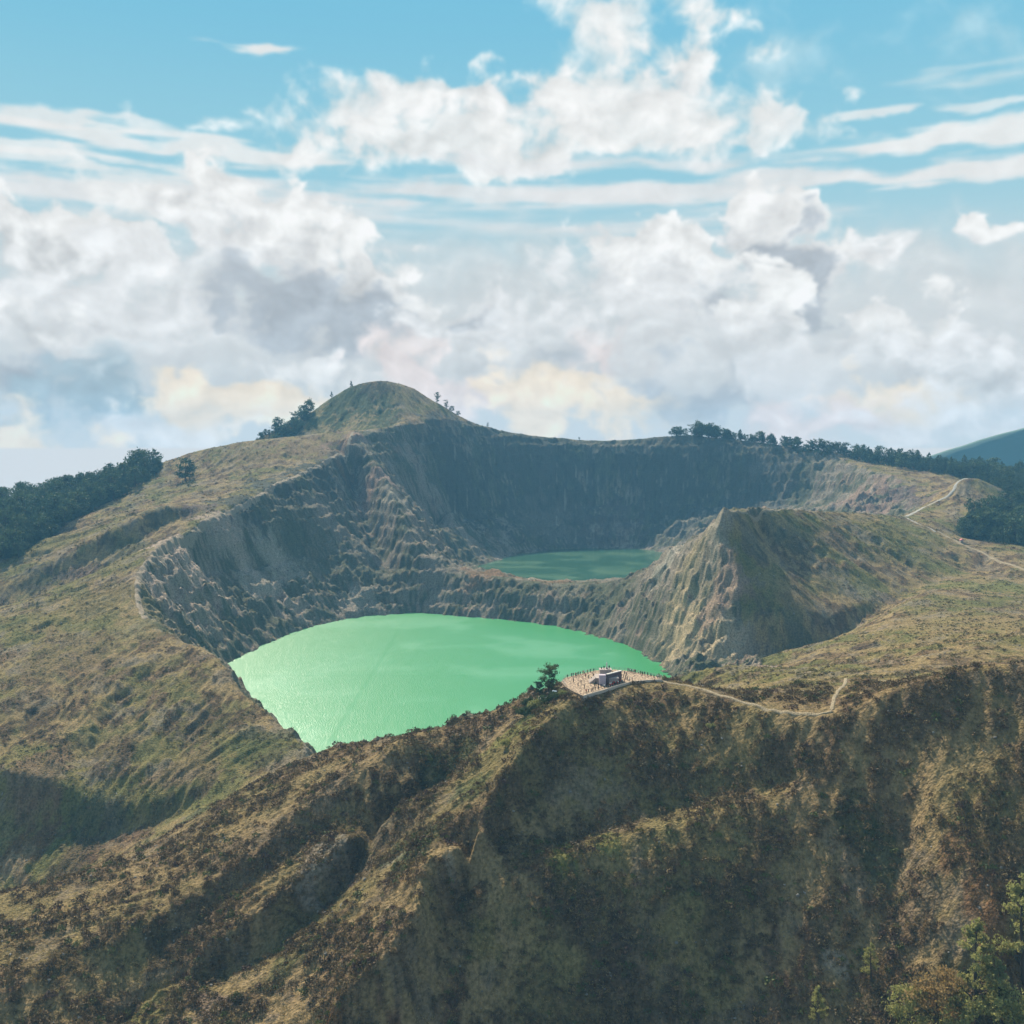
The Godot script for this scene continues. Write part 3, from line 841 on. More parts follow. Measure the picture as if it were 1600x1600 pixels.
func make_terrain() -> void:
	var l := log(215.0)
	while l < log(2690.0):
		rows.append(l)
		var d := exp(l)
		l += 0.004 if d < 262.0 else (0.00125 if d < 465.0 else (0.0020 if d < 1300.0 else (0.0021 if d < 1950.0 else 0.01)))
	NF = rows.size()
	print("grid ", NC, " x ", NF)
	var chunks := 24
	var per := int(ceil(float(NF) / chunks))
	parts = []
	parts.resize(chunks)
	share(func(k): parts[k] = heights(k * per, mini((k + 1) * per, NF)), chunks)
	var col := PackedColorArray()
	for p in parts:
		fine.append_array(p[0])
		col.append_array(p[1])
	parts = []
	parts.resize(chunks)
	share(func(k): parts[k] = surface(k * per, mini((k + 1) * per, NF)), chunks)
	var pos := PackedVector3Array()
	var nor := PackedVector3Array()
	var idx := PackedInt32Array()
	for p in parts:
		pos.append_array(p[0])
		nor.append_array(p[1])
		idx.append_array(p[2])
	parts = []
	var arr := []
	arr.resize(Mesh.ARRAY_MAX)
	arr[Mesh.ARRAY_VERTEX] = pos
	arr[Mesh.ARRAY_NORMAL] = nor
	arr[Mesh.ARRAY_COLOR] = col
	arr[Mesh.ARRAY_INDEX] = idx
	var mesh := ArrayMesh.new()
	mesh.add_surface_from_arrays(Mesh.PRIMITIVE_TRIANGLES, arr)
	tag(put("terrain", mesh, ground_material()), "", "", "", "structure")


func surface(from: int, to: int) -> Array:
	var pos := PackedVector3Array()
	var nor := PackedVector3Array()
	var idx := PackedInt32Array()
	var n := (to - from) * NC
	if n <= 0:
		return [pos, nor, idx]
	pos.resize(n)
	nor.resize(n)
	var da := 2.0 * HALF / (NC - 1)
	var at := 0
	for r in range(from, to):
		var d := exp(rows[r])
		var r0 := maxi(r - 1, 0)
		var r1 := mini(r + 1, NF - 1)
		var d0 := exp(rows[r0])
		var d1 := exp(rows[r1])
		for c in NC:
			var a := c * da - HALF
			var s := sin(a)
			var k := cos(a)
			pos[at] = Vector3(d * s, fine[r * NC + c], -d * k)
			var c0 := maxi(c - 1, 0)
			var c1 := mini(c + 1, NC - 1)
			var out := (fine[r1 * NC + c] - fine[r0 * NC + c]) / (d1 - d0)
			var side := (fine[r * NC + c1] - fine[r * NC + c0]) / (d * da * (c1 - c0))
			# gradient: outwards (s, -k), sideways (k, s)
			nor[at] = Vector3(-(out * s + side * k), 1.0, out * k - side * s).normalized()
			at += 1
			if r < NF - 1 and c < NC - 1:
				var i := r * NC + c
				if (r + c) % 2 == 0:
					idx.append_array(PackedInt32Array([i, i + NC, i + 1, i + 1, i + NC, i + NC + 1]))
				else:
					idx.append_array(PackedInt32Array([i, i + NC, i + NC + 1, i, i + NC + 1, i + 1]))
	return [pos, nor, idx]


func height(x: float, z: float) -> float:
	var d := clampf(log(Vector2(x, z).length()), rows[0], rows[NF - 1] - 0.0001)
	var r := clampi(rows.bsearch(d) - 1, 0, NF - 2)
	var t := clampf((d - rows[r]) / (rows[r + 1] - rows[r]), 0.0, 1.0)
	var fx := clampf((atan2(x, -z) + HALF) / (2.0 * HALF) * (NC - 1), 0.0, NC - 1.001)
	var c := int(fx)
	var u := fx - c
	var k := r * NC + c
	return lerpf(lerpf(fine[k], fine[k + 1], u), lerpf(fine[k + NC], fine[k + NC + 1], u), t)


func heights(from: int, to: int) -> Array:
	var z := PackedFloat32Array()
	var col := PackedColorArray()
	var n := maxi(0, (to - from) * NC)
	z.resize(n)
	col.resize(n)
	var da := 2.0 * HALF / (NC - 1)
	var dl := log(R1 / R0) / (NR - 1)
	var l0 := log(R0)
	var at := 0
	var cell := NA - 1.0
	for r in range(from, to):
		var d := exp(rows[r])
		var fy := (rows[r] - l0) / dl
		var tf := clampf(500.0 / d, 0.25, 1.0)
		var live := []
		for p in patches:
			if absf(p[5] - d) < p[2] * 1.7:
				live.append(p)
		for c in NC:
			var a := c * da - HALF
			var fx := c * cell / (NC - 1)
			var x := d * sin(a)
			var y := -d * cos(a)
			var h := smooth_base(fx, fy)
			var e := 1.6
			var gx := (smooth_base(fx + e, fy) - smooth_base(fx - e, fy)) / (2.0 * e * d * 2.0 * HALF / cell)
			var gy := (smooth_base(fx, fy + e) - smooth_base(fx, fy - e)) / (2.0 * e * d * dl)
			# to world axes
			var s := sin(a)
			var k := cos(a)
			var wx := gy * s + gx * k
			var wz := -gy * k + gx * s
			var steep := sqrt(wx * wx + wz * wz)
			var inv := 1.0 / (steep + 0.05)
			# across the fall line
			var ax := -wz * inv
			var az := wx * inv
			var slope := st(0.0, 0.38, steep)
			var rk := coarse(rock, fx, fy)
			var nb := noise_at(noise.big, x, y)
			var nm := noise_at(noise.mid, x, y)
			var ns := noise_at(noise.small, x, y)
			var calm := st(0.0, 9.0, coarse(near, fx, fy))
			var far := st(460.0, 560.0, d)
			var jx := x + 9.0 * nm
			var jy := y + 9.0 * nb
			var size := lerpf(46.0, 62.0, far)
			var g1 := gullies(jx / size, jy / size, ax * 1.3, az * 1.3)
			var g2 := gullies(jx / (size * 0.36), jy / (size * 0.36), ax * 1.35, az * 1.35)
			var g3 := gullies(x / (size * 0.13), y / (size * 0.13), ax * 1.2, az * 1.2)
			var amp := slope * lerpf(0.75, 0.95, rk)
			var carve := amp * (calm * lerpf(1.6, 4.2, far) * g1 + (0.35 + 0.65 * calm) * lerpf(0.9, 2.6, far) * (1.0 - 0.5 * rk) * g2 + lerpf(0.5, 1.15, far) * (1.0 - 0.75 * rk) * g3)
			var crag := noise_at(noise.crag, x, y)
			carve += rk * slope * (0.35 + 0.65 * calm) * 9.5 * (crag - 0.3) + rk * slope * calm * 6.0 * noise_at(noise.other, x * 0.6, y * 0.6) + rk * slope * (2.2 * ns + 1.8 * nm + 1.5 * sin(h * 0.42 + 3.0 * nb + 1.5 * nm))
			carve += (0.3 + 0.7 * calm) * 2.2 * nb * (0.4 + slope) + 1.1 * nm * (0.35 + 0.65 * calm) + 0.35 * ns
			if d < 480.0:
				carve += 0.16 * noise_at(noise.tiny, x, y) + 0.35 * ns * slope
			var level := h
			var quiet := 1.0
			if d > 392.0 and d < 456.0 and x > 15.0 and x < 75.0:
				quiet = st(1.0, 9.0, plaza_gap(Vector2(x, y)))
			z[at] = level + carve * quiet
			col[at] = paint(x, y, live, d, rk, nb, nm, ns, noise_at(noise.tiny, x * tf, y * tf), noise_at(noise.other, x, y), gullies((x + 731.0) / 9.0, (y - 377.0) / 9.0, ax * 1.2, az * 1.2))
			at += 1
	return [z, col]


func noise_at(n: FastNoiseLite, x: float, y: float) -> float:
	return n.get_noise_2d(x, y)


func plaza_gap(q: Vector2) -> float:
	if Geometry2D.is_point_in_polygon(q, polys.plaza):
		return 0.0
	var best := 1e9
	var p: PackedVector2Array = polys.plaza
	for i in p.size():
		best = minf(best, Geometry2D.get_closest_point_to_segment(q, p[i], p[(i + 1) % p.size()]).distance_to(q))
	return best


func paint(x: float, y: float, live: Array, d: float, rk: float, nb: float, nm: float, ns: float, nt: float, no: float, sk: float) -> Color:
	# what grows or lies where: olive and straw grass, brush, bare earth and ash, rock. no and sk (streaks down the slope) are laid without regard to the relief.
	var olive := Color(0.200, 0.174, 0.070)
	var straw := Color(0.300, 0.226, 0.118)
	var earth := Color(0.220, 0.152, 0.095)
	var ash := Color(0.230, 0.198, 0.165)
	var brush := Color(0.128, 0.086, 0.052)
	var green := Color(0.120, 0.135, 0.050)
	var stone := Color(0.270, 0.230, 0.190)
	var pale := Color(0.44, 0.395, 0.34)
	var pinkish := Color(0.32, 0.225, 0.185)
	var mossy := Color(0.110, 0.118, 0.078)
	var c := straw.lerp(olive, st(-0.25, 0.25, nb + 0.35 * nm))
	c = c.lerp(earth, st(0.05, 0.30, nm - 0.3 * nb + 0.35 * ns) * 0.85)
	c = c.lerp(ash, st(0.08, 0.35, no + 0.4 * ns) * 0.65)
	c = c.lerp(green, st(0.10, 0.38, -no + 0.3 * nb + 0.3 * ns) * (0.35 if d < 470.0 else 0.6))
	c = c.lerp(brush, st(0.02, 0.4, 0.7 * nm - 0.5 * nb + 0.5 * ns + 0.2 * sk) * 0.75)
	if rk > 0.02:
		var w := mossy.lerp(stone, st(-0.25, 0.3, no + 0.45 * sk + 0.4 * nb))
		w = w.lerp(pinkish, st(0.0, 0.4, nm + 0.4 * sk - 0.15) * 0.6)
		w = w.lerp(mossy, st(0.1, 0.4, -nb + 0.2 * no) * 0.6)
		c = c.lerp(w, st(0.35, 0.6, rk + 0.3 * nm))
	if d < 470.0 and rk < 0.5:
		c = c.lerp(earth, 0.35).lerp(brush, 0.55 * st(-0.55, 0.35, nm + 0.5 * ns + 0.4 * no))
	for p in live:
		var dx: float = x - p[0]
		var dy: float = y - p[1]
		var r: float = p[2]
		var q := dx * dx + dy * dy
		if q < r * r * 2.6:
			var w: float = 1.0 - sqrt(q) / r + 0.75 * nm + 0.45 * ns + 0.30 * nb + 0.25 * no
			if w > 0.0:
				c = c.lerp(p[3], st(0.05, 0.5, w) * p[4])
	c = c.lerp(Color(c.r * 0.45, c.g * 0.50, c.b * 0.48), st(0.10, 0.6, 0.7 * ns + 0.6 * nt + 0.35 * sk) * 0.6)
	if rk > 0.3:
		c = c.lerp(pale, st(0.40, 0.9, 0.2 * sk + 0.75 * nt + 0.6 * no) * 0.5)
	else:
		c = c.lerp(straw * 1.2, st(0.45, 0.95, 0.3 * sk + 0.7 * nt - 0.4 * ns) * 0.4)
	c.a = 1.0
	return c


func ground_material() -> StandardMaterial3D:
	var m := StandardMaterial3D.new()
	m.vertex_color_use_as_albedo = true
	m.roughness = 1.0
	m.metallic_specular = 0.2
	m.uv1_triplanar = true
	m.uv1_world_triplanar = true
	m.uv1_scale = Vector3.ONE / 46.0
	var t := NoiseTexture2D.new()
	t.width = 1024
	t.height = 1024
	t.seamless = true
	t.noise = fbm(FastNoiseLite.TYPE_SIMPLEX_SMOOTH, 0.022, 6, 21)
	t.noise.fractal_gain = 0.68
	var ramp := Gradient.new()
	ramp.offsets = PackedFloat32Array([0.0, 0.32, 0.5, 0.68, 1.0])
	ramp.colors = PackedColorArray([Color(0.36, 0.36, 0.34), Color(0.66, 0.66, 0.62), Color(0.88, 0.87, 0.84), Color(1.0, 0.98, 0.94), Color(1.0, 1.0, 1.0)])
	t.color_ramp = ramp
	m.albedo_texture = t
	m.heightmap_enabled = true
	var b := NoiseTexture2D.new()
	b.width = 1024
	b.height = 1024
	b.seamless = true
	b.noise = fbm(FastNoiseLite.TYPE_SIMPLEX_SMOOTH, 0.03, 6, 22)
	b.noise.fractal_gain = 0.62
	m.heightmap_texture = b
	m.heightmap_scale = 120.0
	return m


func make_far() -> void:
	# the country far below, and the mountain to the east
	var n := 96
	var s := SurfaceTool.new()
	s.begin(Mesh.PRIMITIVE_TRIANGLES)
	for r in 30:
		var d := lerpf(30.0, 3000.0, pow(r / 29.0, 1.6))
		for i in n:
			var a := TAU * i / n
			s.set_color(Color(0.06, 0.09, 0.05))
			s.add_vertex(Vector3(d * sin(a), -560.0 + 60.0 * noise.big.get_noise_2d(d * sin(a) * 0.1, d * cos(a) * 0.1), -d * cos(a)))
	for r in 29:
		for i in n:
			var a := r * n + i
			var b := r * n + (i + 1) % n
			for k in [a, a + n, b, b, a + n, b + n]:
				s.add_index(k)
	s.generate_normals()
	var m := StandardMaterial3D.new()
	m.vertex_color_use_as_albedo = true
	m.roughness = 1.0
	tag(put("ground", s.commit(), m), "", "", "", "structure")
	s = SurfaceTool.new()
	s.begin(Mesh.PRIMITIVE_TRIANGLES)
	s.set_smooth_group(0)
	var w := 150
	var hh := 70
	for j in hh:
		for i in w:
			var x := 700.0 + i * 15.0
			var z := -3000.0 + j * 14.0
			var crest := lerpf(70.0, 262.0, clampf((x - 1850.0) / 640.0, -0.6, 1.25)) if x < 2700.0 else 300.0
			crest = 294.0 + (x - 1106.0) * 0.30
			crest = minf(crest, 372.0 + 5.0 * noise.mid.get_noise_2d(x * 0.1, 3.0))
			var t := absf(z + 2700.0) / 520.0
			var y: float = crest - 520.0 * pow(t, 0.9) + (26.0 * noise.big.get_noise_2d(x * 0.35, z * 0.35) - 30.0 * absf(noise.big.get_noise_2d(x * 0.3 + z * 0.12, z * 0.05))) * minf(1.0, 0.15 + t * 3.0)
			s.set_color(Color(0.055, 0.095, 0.070))
			s.add_vertex(Vector3(x, y, z))
	for j in hh - 1:
		for i in w - 1:
			var a := j * w + i
			for k in [a, a + w, a + 1, a + 1, a + w, a + w + 1]:
				s.add_index(k)
	s.generate_normals()
	tag(put("far_mountain", s.commit(), m), "", "", "", "structure")


func make_lakes() -> void:
	lake("turquoise_lake", polys.lake_one, LAKE_ONE, Color(0.012, 0.190, 0.052), Color(0.050, 0.235, 0.098), 16.0, 0.29, 17.0)
	lake("green_lake", polys.lake_two, LAKE_TWO, Color(0.030, 0.090, 0.050), Color(0.085, 0.160, 0.090), 16.0, 0.12, 9.0)


func lake(called: String, poly: PackedVector2Array, level: float, deep: Color, milky: Color, grow: float, rough: float, wave: float) -> void:
	var big: PackedVector2Array = Geometry2D.offset_polygon(poly, grow)[0]
	var lo := big[0]
	var hi := big[0]
	for p in big:
		lo = lo.min(p)
		hi = hi.max(p)
	var s := SurfaceTool.new()
	s.begin(Mesh.PRIMITIVE_TRIANGLES)
	var step := 6.0
	var nx := int((hi.x - lo.x) / step) + 2
	var nz := int((hi.y - lo.y) / step) + 2
	var drift := fbm(FastNoiseLite.TYPE_SIMPLEX_SMOOTH, 1.0 / 90.0, 5, 41)
	for j in nz:
		for i in nx:
			var q := lo + Vector2(i, j) * step
			var t := drift.get_noise_2d(q.x * 0.8 + 60.0 * drift.get_noise_2d(q.y, q.x), q.y * 0.8)
			s.set_color(deep.lerp(milky, st(-0.1, 0.55, t)))
			s.add_vertex(Vector3(q.x, level, q.y))
	for j in nz - 1:
		for i in nx - 1:
			var q := lo + Vector2(i + 0.5, j + 0.5) * step
			if not Geometry2D.is_point_in_polygon(q, big):
				continue
			var a := j * nx + i
			for k in [a, a + nx, a + 1, a + 1, a + nx, a + nx + 1]:
				s.add_index(k)
	s.generate_normals()
	var m := StandardMaterial3D.new()
	m.vertex_color_use_as_albedo = true
	m.roughness = rough
	m.metallic_specular = 0.43
	m.uv1_triplanar = true
	m.uv1_world_triplanar = true
	m.uv1_scale = Vector3.ONE / 237.0
	m.heightmap_enabled = true
	var b := NoiseTexture2D.new()
	b.width = 2048
	b.height = 2048
	b.seamless = true
	b.seamless_blend_skirt = 0.03
	b.noise = fbm(FastNoiseLite.TYPE_SIMPLEX_SMOOTH, 0.085, 4, 42)
	m.heightmap_texture = b
	m.heightmap_scale = wave
	tag(put(called, s.commit(), m), "", "", "", "structure")


# ---------------------------------------------------------------- paths

func paint_material(c: Color, rough := 0.9, grain := 0.25, size := 3.0) -> StandardMaterial3D:
	var m := StandardMaterial3D.new()
	m.albedo_color = c.linear_to_srgb()
	m.roughness = rough
	m.metallic_specular = 0.3
	if grain > 0.0:
		m.uv1_triplanar = true
		m.uv1_world_triplanar = true
		m.uv1_scale = Vector3.ONE / size
		m.albedo_texture = grain_texture(grain)
	return m


var grains := {}
func grain_texture(depth: float) -> NoiseTexture2D:
	if not grains.has(depth):
		var t := NoiseTexture2D.new()
		t.width = 512
		t.height = 512
		t.seamless = true
		t.noise = fbm(FastNoiseLite.TYPE_SIMPLEX_SMOOTH, 0.02, 6, 77)
		t.noise.fractal_gain = 0.65
		var ramp := Gradient.new()
		ramp.offsets = PackedFloat32Array([0.15, 0.5, 0.8])
		var a := 1.0 - depth * 2.0
		var b := 1.0 - depth * 0.7
		ramp.colors = PackedColorArray([Color(a, a, a), Color(b, b, b), Color(1, 1, 1)])
		t.color_ramp = ramp
		grains[depth] = t
	return grains[depth]


var worn := {}                     # metre squares under a path, where nothing grows
func path(called: String, half: float, pts: Array) -> void:
	var curve := Curve3D.new()
	for i in pts.size():
		var p: Vector2 = pts[i]
		var before: Vector2 = pts[maxi(i - 1, 0)]
		var after: Vector2 = pts[mini(i + 1, pts.size() - 1)]
		var t := (after - before) / 6.0
		curve.add_point(Vector3(p.x, 0, p.y), Vector3(-t.x, 0, -t.y), Vector3(t.x, 0, t.y))
	var s := SurfaceTool.new()
	s.begin(Mesh.PRIMITIVE_TRIANGLES)
	s.set_smooth_group(0)
	var total := curve.get_baked_length()
	var n := int(total / 1.6) + 2
	for i in n:
		var o := total * i / (n - 1)
		var p := curve.sample_baked(o)
		var q := curve.sample_baked(minf(o + 1.0, total)) - curve.sample_baked(maxf(o - 1.0, 0.0))
		var side := Vector3(-q.z, 0, q.x).normalized()
		for k in 7:
			var u := (k - 3) / 3.0
			var w: float = half * (1.0 + 0.35 * noise.small.get_noise_2d(o * 1.3, 31.0 + signf(u) * 9.0))
			var v: Vector3 = p + side * u * w
			for ox in [-1, 0, 1]:
				for oz in [-1, 0, 1]:
					worn[Vector2i(int(floor(v.x)) + ox, int(floor(v.z)) + oz)] = true
			v.y = height(v.x, v.z) + (0.3 if absf(u) < 0.9 else -0.25)
			s.add_vertex(v)
	for i in n - 1:
		for k in 6:
			var a := i * 7 + k
			for j in [a, a + 1, a + 7, a + 1, a + 8, a + 7]:
				s.add_index(j)
	s.generate_normals()
	var c := Color(0.36, 0.29, 0.19)
	if called == "stone_path" or called == "lower_path":
		c = Color(0.46, 0.43, 0.38)
	elif called == "rim_path":
		c = Color(0.37, 0.295, 0.21)
	tag(put(called, s.commit(), paint_material(c, 1.0, 0.3, 7.0)), "", "", "", "structure")


func make_paths() -> void:
	path("crest_path", 1.05, [Vector2(60.9, -431), Vector2(64.3, -424.5), Vector2(70.1, -419), Vector2(75.6, -413), Vector2(80.8, -406), Vector2(85.8, -399.5), Vector2(91.9, -393), Vector2(97.7, -386.5), Vector2(104.8, -381), Vector2(112.1, -377), Vector2(118.9, -376)])
	path("valley_path", 0.9, [Vector2(119.2, -377), Vector2(125.6, -395), Vector2(137.5, -425), Vector2(147.8, -450), Vector2(157.8, -480)])
	path("rim_path", 2.8, [Vector2(-230.5, -1495), Vector2(-232.3, -1436), Vector2(-251.3, -1345), Vector2(-275.6, -1263), Vector2(-292.5, -1172), Vector2(-311.2, -1083), Vector2(-317.7, -1008), Vector2(-320.1, -958), Vector2(-317.5, -912), Vector2(-313.9, -862), Vector2(-295.5, -806), Vector2(-274.8, -763)])
	path("dirt_road", 2.2, [Vector2(472.2, -1135), Vector2(475, -1100), Vector2(477.8, -1072), Vector2(482.2, -1055), Vector2(483.2, -1015), Vector2(486.4, -970), Vector2(491, -910), Vector2(512.9, -850)])
	path("stone_path", 2.4, [Vector2(460.4, -1200), Vector2(513.9, -1285), Vector2(534.7, -1297), Vector2(552.8, -1302), Vector2(564.9, -1312), Vector2(572.1, -1322), Vector2(579.5, -1328), Vector2(590.2, -1330)])
	path("top_path", 1.3, [Vector2(188.2, -905), Vector2(208.7, -928), Vector2(241.1, -965), Vector2(283.3, -1008)])
	path("lower_path", 1.8, [Vector2(456.2, -1185), Vector2(454.8, -1155), Vector2(461.9, -1140), Vector2(465.8, -1125)])
	pass


# ---------------------------------------------------------------- scrub and grass (nobody could count them)

func tuft_mesh(s0: int, leaves: int, radius: float, tall: float, leaf: float) -> ArrayMesh:
	# a low mound of leaf-sized faces
	var g := RandomNumberGenerator.new()
	g.seed = s0
	var s := SurfaceTool.new()
	s.begin(Mesh.PRIMITIVE_TRIANGLES)
	for i in leaves:
		var a := g.randf() * TAU
		var r := sqrt(g.randf()) * radius
		var top := tall * sqrt(maxf(0.05, 1.0 - pow(r / radius, 2.0))) * g.randf_range(0.35, 1.05)
		var c := Vector3(r * cos(a), top, r * sin(a))
		var tone := g.randf_range(0.65, 1.25)
		s.set_color(Color(tone * g.randf_range(0.9, 1.1), tone, tone * g.randf_range(0.8, 1.1)))
		leaf_face(s, g, c, leaf * g.randf_range(0.6, 1.3))
	s.generate_normals()
	return s.commit()


func leaf_face(s: SurfaceTool, g: RandomNumberGenerator, c: Vector3, size: float) -> void:
	var out := Vector3(g.randf() - 0.5, g.randf() * 0.9 - 0.1, g.randf() - 0.5).normalized()
	var across := out.cross(Vector3(g.randf() - 0.5, g.randf() - 0.5, g.randf() - 0.5)).normalized()
	s.set_smooth_group(-1)
	s.add_vertex(c + out * size)
	s.add_vertex(c - out * size * 0.55 + across * size * 0.5)
	s.add_vertex(c - out * size * 0.55 - across * size * 0.5)


func blade_mesh(s0: int, blades: int, radius: float, tall: float) -> ArrayMesh:
	var g := RandomNumberGenerator.new()
	g.seed = s0
	var s := SurfaceTool.new()
	s.begin(Mesh.PRIMITIVE_TRIANGLES)
	for i in blades:
		var a := g.randf() * TAU
		var r := sqrt(g.randf()) * radius
		var p := Vector3(r * cos(a), -0.1, r * sin(a))
		var lean := Vector3(g.randf() - 0.5, 0, g.randf() - 0.5) * tall * 0.9 + p * 0.6
		var w := Vector3(cos(a * 3.0), 0, sin(a * 3.0)) * tall * 0.09
		var tone := g.randf_range(0.75, 1.25)
		s.set_smooth_group(-1)
		s.set_color(Color(tone, tone * 0.97, tone * 0.85))
		s.add_vertex(p - w)
		s.add_vertex(p + w)
		s.add_vertex(p + lean + Vector3(0, tall * g.randf_range(0.6, 1.1), 0))
	s.generate_normals()
	return s.commit()


func leaf_material(c := Color.WHITE, backlight := 0.5) -> StandardMaterial3D:
	var m := StandardMaterial3D.new()
	m.albedo_color = c.linear_to_srgb()
	m.vertex_color_use_as_albedo = true
	m.roughness = 0.75
	m.metallic_specular = 0.25
	m.cull_mode = BaseMaterial3D.CULL_DISABLED
	m.backlight_enabled = true
	m.backlight = Color(backlight, backlight, backlight)
	return m


func fine_rock(x: float, z: float) -> float:
	var d := Vector2(x, z).length()
	return coarse(rock, (atan2(x, -z) + HALF) / (2.0 * HALF) * (NA - 1), log(d / R0) / (log(R1 / R0) / (NR - 1)))


func scatter(called: String, meshes: Array, m: Material, count: int, d0: float, d1: float, s0: int, choose: Callable) -> void:
	# copies over the slopes between two distances; choose(x, z, d, g) gives [chance, size, colour]
	var g := RandomNumberGenerator.new()
	g.seed = s0
	var sets := []
	for k in meshes:
		sets.append([])
	var tries := 0
	while tries < count:
		tries += 1
		var a := g.randf_range(-0.57, 0.57)
		var d := d0 * pow(d1 / d0, g.randf())
		var x := d * sin(a)
		var z := -d * cos(a)
		var pick = choose.call(x, z, d, g)
		if g.randf() > pick[0]:
			continue
		var b := Basis(Vector3.UP, g.randf() * TAU)
		var size: float = pick[1]
		b = b.scaled(Vector3(size * g.randf_range(0.8, 1.2), size * g.randf_range(0.75, 1.25), size * g.randf_range(0.8, 1.2)))
		sets[g.randi() % meshes.size()].append([Transform3D(b, Vector3(x, height(x, z) - 0.05 * size, z)), pick[2]])
	for k in meshes.size():
		var mm := MultiMesh.new()
		mm.transform_format = MultiMesh.TRANSFORM_3D
		mm.use_colors = true
		mm.mesh = meshes[k][1] if meshes[k] is Array else meshes[k]
		mm.instance_count = sets[k].size()
		for i in sets[k].size():
			mm.set_instance_transform(i, sets[k][i][0])
			mm.set_instance_color(i, sets[k][i][1])
		var o := MultiMeshInstance3D.new()
		o.name = numbered(called)
		o.multimesh = mm
		o.material_override = m
		add_child(o, true)
		tag(o, "", "", "", "stuff")
		print(called, " ", sets[k].size())


func on_path(x: float, z: float) -> bool:
	if Geometry2D.is_point_in_polygon(Vector2(x, z), polys.plaza):
		return true
	return worn.has(Vector2i(int(floor(x)), int(floor(z))))


func make_scrub() -> void:
	var m := leaf_material()
	var grass := leaf_material(Color.WHITE, 0.35)
	var bush := [tuft_mesh(1, 46, 1.0, 0.95, 0.30), tuft_mesh(2, 40, 1.0, 1.15, 0.33), tuft_mesh(3, 52, 1.1, 0.8, 0.28)]
	scatter("scrub", bush, m, 150000, 235.0, 470.0, 101, func(x, z, d, g):
		if on_path(x, z):
			return [0.0, 1.0, Color.WHITE]
		var n: float = noise.mid.get_noise_2d(x, z) + 0.6 * noise.small.get_noise_2d(x, z)
		var chance := 0.46 * st(-0.45, 0.4, n)
		var tone: float = g.randf() + 0.5 * n
		var c := Color(0.105, 0.070, 0.040).lerp(Color(0.205, 0.145, 0.072), st(0.35, 1.2, tone))
		if g.randf() < 0.10:
			c = Color(0.12, 0.095, 0.055)
		elif g.randf() < 0.12:
			c = Color(0.095, 0.110, 0.038)
		elif g.randf() < 0.06:
			c = Color(0.085, 0.052, 0.042)
		return [chance, 0.35 + 1.5 * pow(g.randf(), 3.0), c])
	scatter("low_bushes", [tuft_mesh(4, 22, 1.0, 0.8, 0.42), tuft_mesh(5, 20, 1.0, 1.0, 0.45)], m, 270000, 460.0, 1800.0, 102, func(x, z, d, g):
		var r := fine_rock(x, z)
		var n: float = noise.mid.get_noise_2d(x, z) + 0.6 * noise.small.get_noise_2d(x, z) + 0.4 * noise.big.get_noise_2d(x, z)
		var h := height(x, z)
		if h < LAKE_TWO + 1.0 and r > 0.4 or on_path(x, z):
			return [0.0, 1.0, Color.WHITE]
		var c := Color(0.100, 0.092, 0.036).lerp(Color(0.215, 0.170, 0.066), g.randf())
		if g.randf() < 0.15:
			c = Color(0.115, 0.075, 0.050)
		return [lerpf(0.42 * st(-0.35, 0.55, n), 0.07, st(0.3, 0.6, r)), (0.35 + 0.75 * pow(g.randf(), 2.0)) * lerpf(1.0, 1.5, st(600.0, 1300.0, d)), c])
	scatter("grass", [blade_mesh(6, 16, 0.7, 0.7), blade_mesh(7, 14, 0.8, 0.6)], grass, 150000, 280.0, 760.0, 103, func(x, z, d, g):
		if on_path(x, z) or fine_rock(x, z) > 0.5:
			return [0.0, 1.0, Color.WHITE]
		var n: float = noise.mid.get_noise_2d(x + 400.0, z) + 0.5 * noise.small.get_noise_2d(x, z + 90.0)
		var c := Color(0.44, 0.315, 0.150).lerp(Color(0.330, 0.250, 0.095), g.randf())
		return [0.75 * st(-0.6, 0.3, n), 0.5 + 0.6 * g.randf(), c])
	var stone := paint_material(Color(1, 1, 1), 0.95, 0.25, 2.0)
	stone.vertex_color_use_as_albedo = true
	scatter("loose_stones", [stone_mesh(8), stone_mesh(9)], stone, 60000, 240.0, 1500.0, 104, func(x, z, d, g):
		if on_path(x, z):
			return [0.0, 1.0, Color.WHITE]
		var r := fine_rock(x, z)
		var n: float = noise.mid.get_noise_2d(x - 300.0, z) + 0.7 * noise.small.get_noise_2d(x, z - 200.0)
		if r > 0.4 and height(x, z) < LAKE_TWO + 1.0:
			return [0.0, 1.0, Color.WHITE]
		var tone: float = g.randf_range(0.16, 0.34)
		return [lerpf(0.7 * st(0.28, 0.6, n), 0.30 * st(-0.2, 0.5, n), r), (0.18 + 0.42 * pow(g.randf(), 3.0)) * lerpf(1.0, 2.0, st(500.0, 1300.0, d)), Color(tone, tone * 0.93, tone * 0.84)])


func stone_mesh(s0: int) -> ArrayMesh:
	var g := RandomNumberGenerator.new()
	g.seed = s0
	var sp := SphereMesh.new()
	sp.radius = 1.0
	sp.height = 1.5
	sp.radial_segments = 7
	sp.rings = 4
	var mt := MeshDataTool.new()
	var am := ArrayMesh.new()
	am.add_surface_from_arrays(Mesh.PRIMITIVE_TRIANGLES, sp.get_mesh_arrays())
	mt.create_from_surface(am, 0)
	var n := fbm(FastNoiseLite.TYPE_SIMPLEX, 0.9, 2, s0)
	for i in mt.get_vertex_count():
		var v := mt.get_vertex(i)
		mt.set_vertex(i, v * (1.0 + 0.55 * n.get_noise_3dv(v)))
	am.clear_surfaces()
	mt.commit_to_surface(am)
	var s := SurfaceTool.new()
	s.create_from(am, 0)
	s.deindex()
	s.set_smooth_group(-1)
	s.generate_normals()
	return s.commit()


# ---------------------------------------------------------------- trees

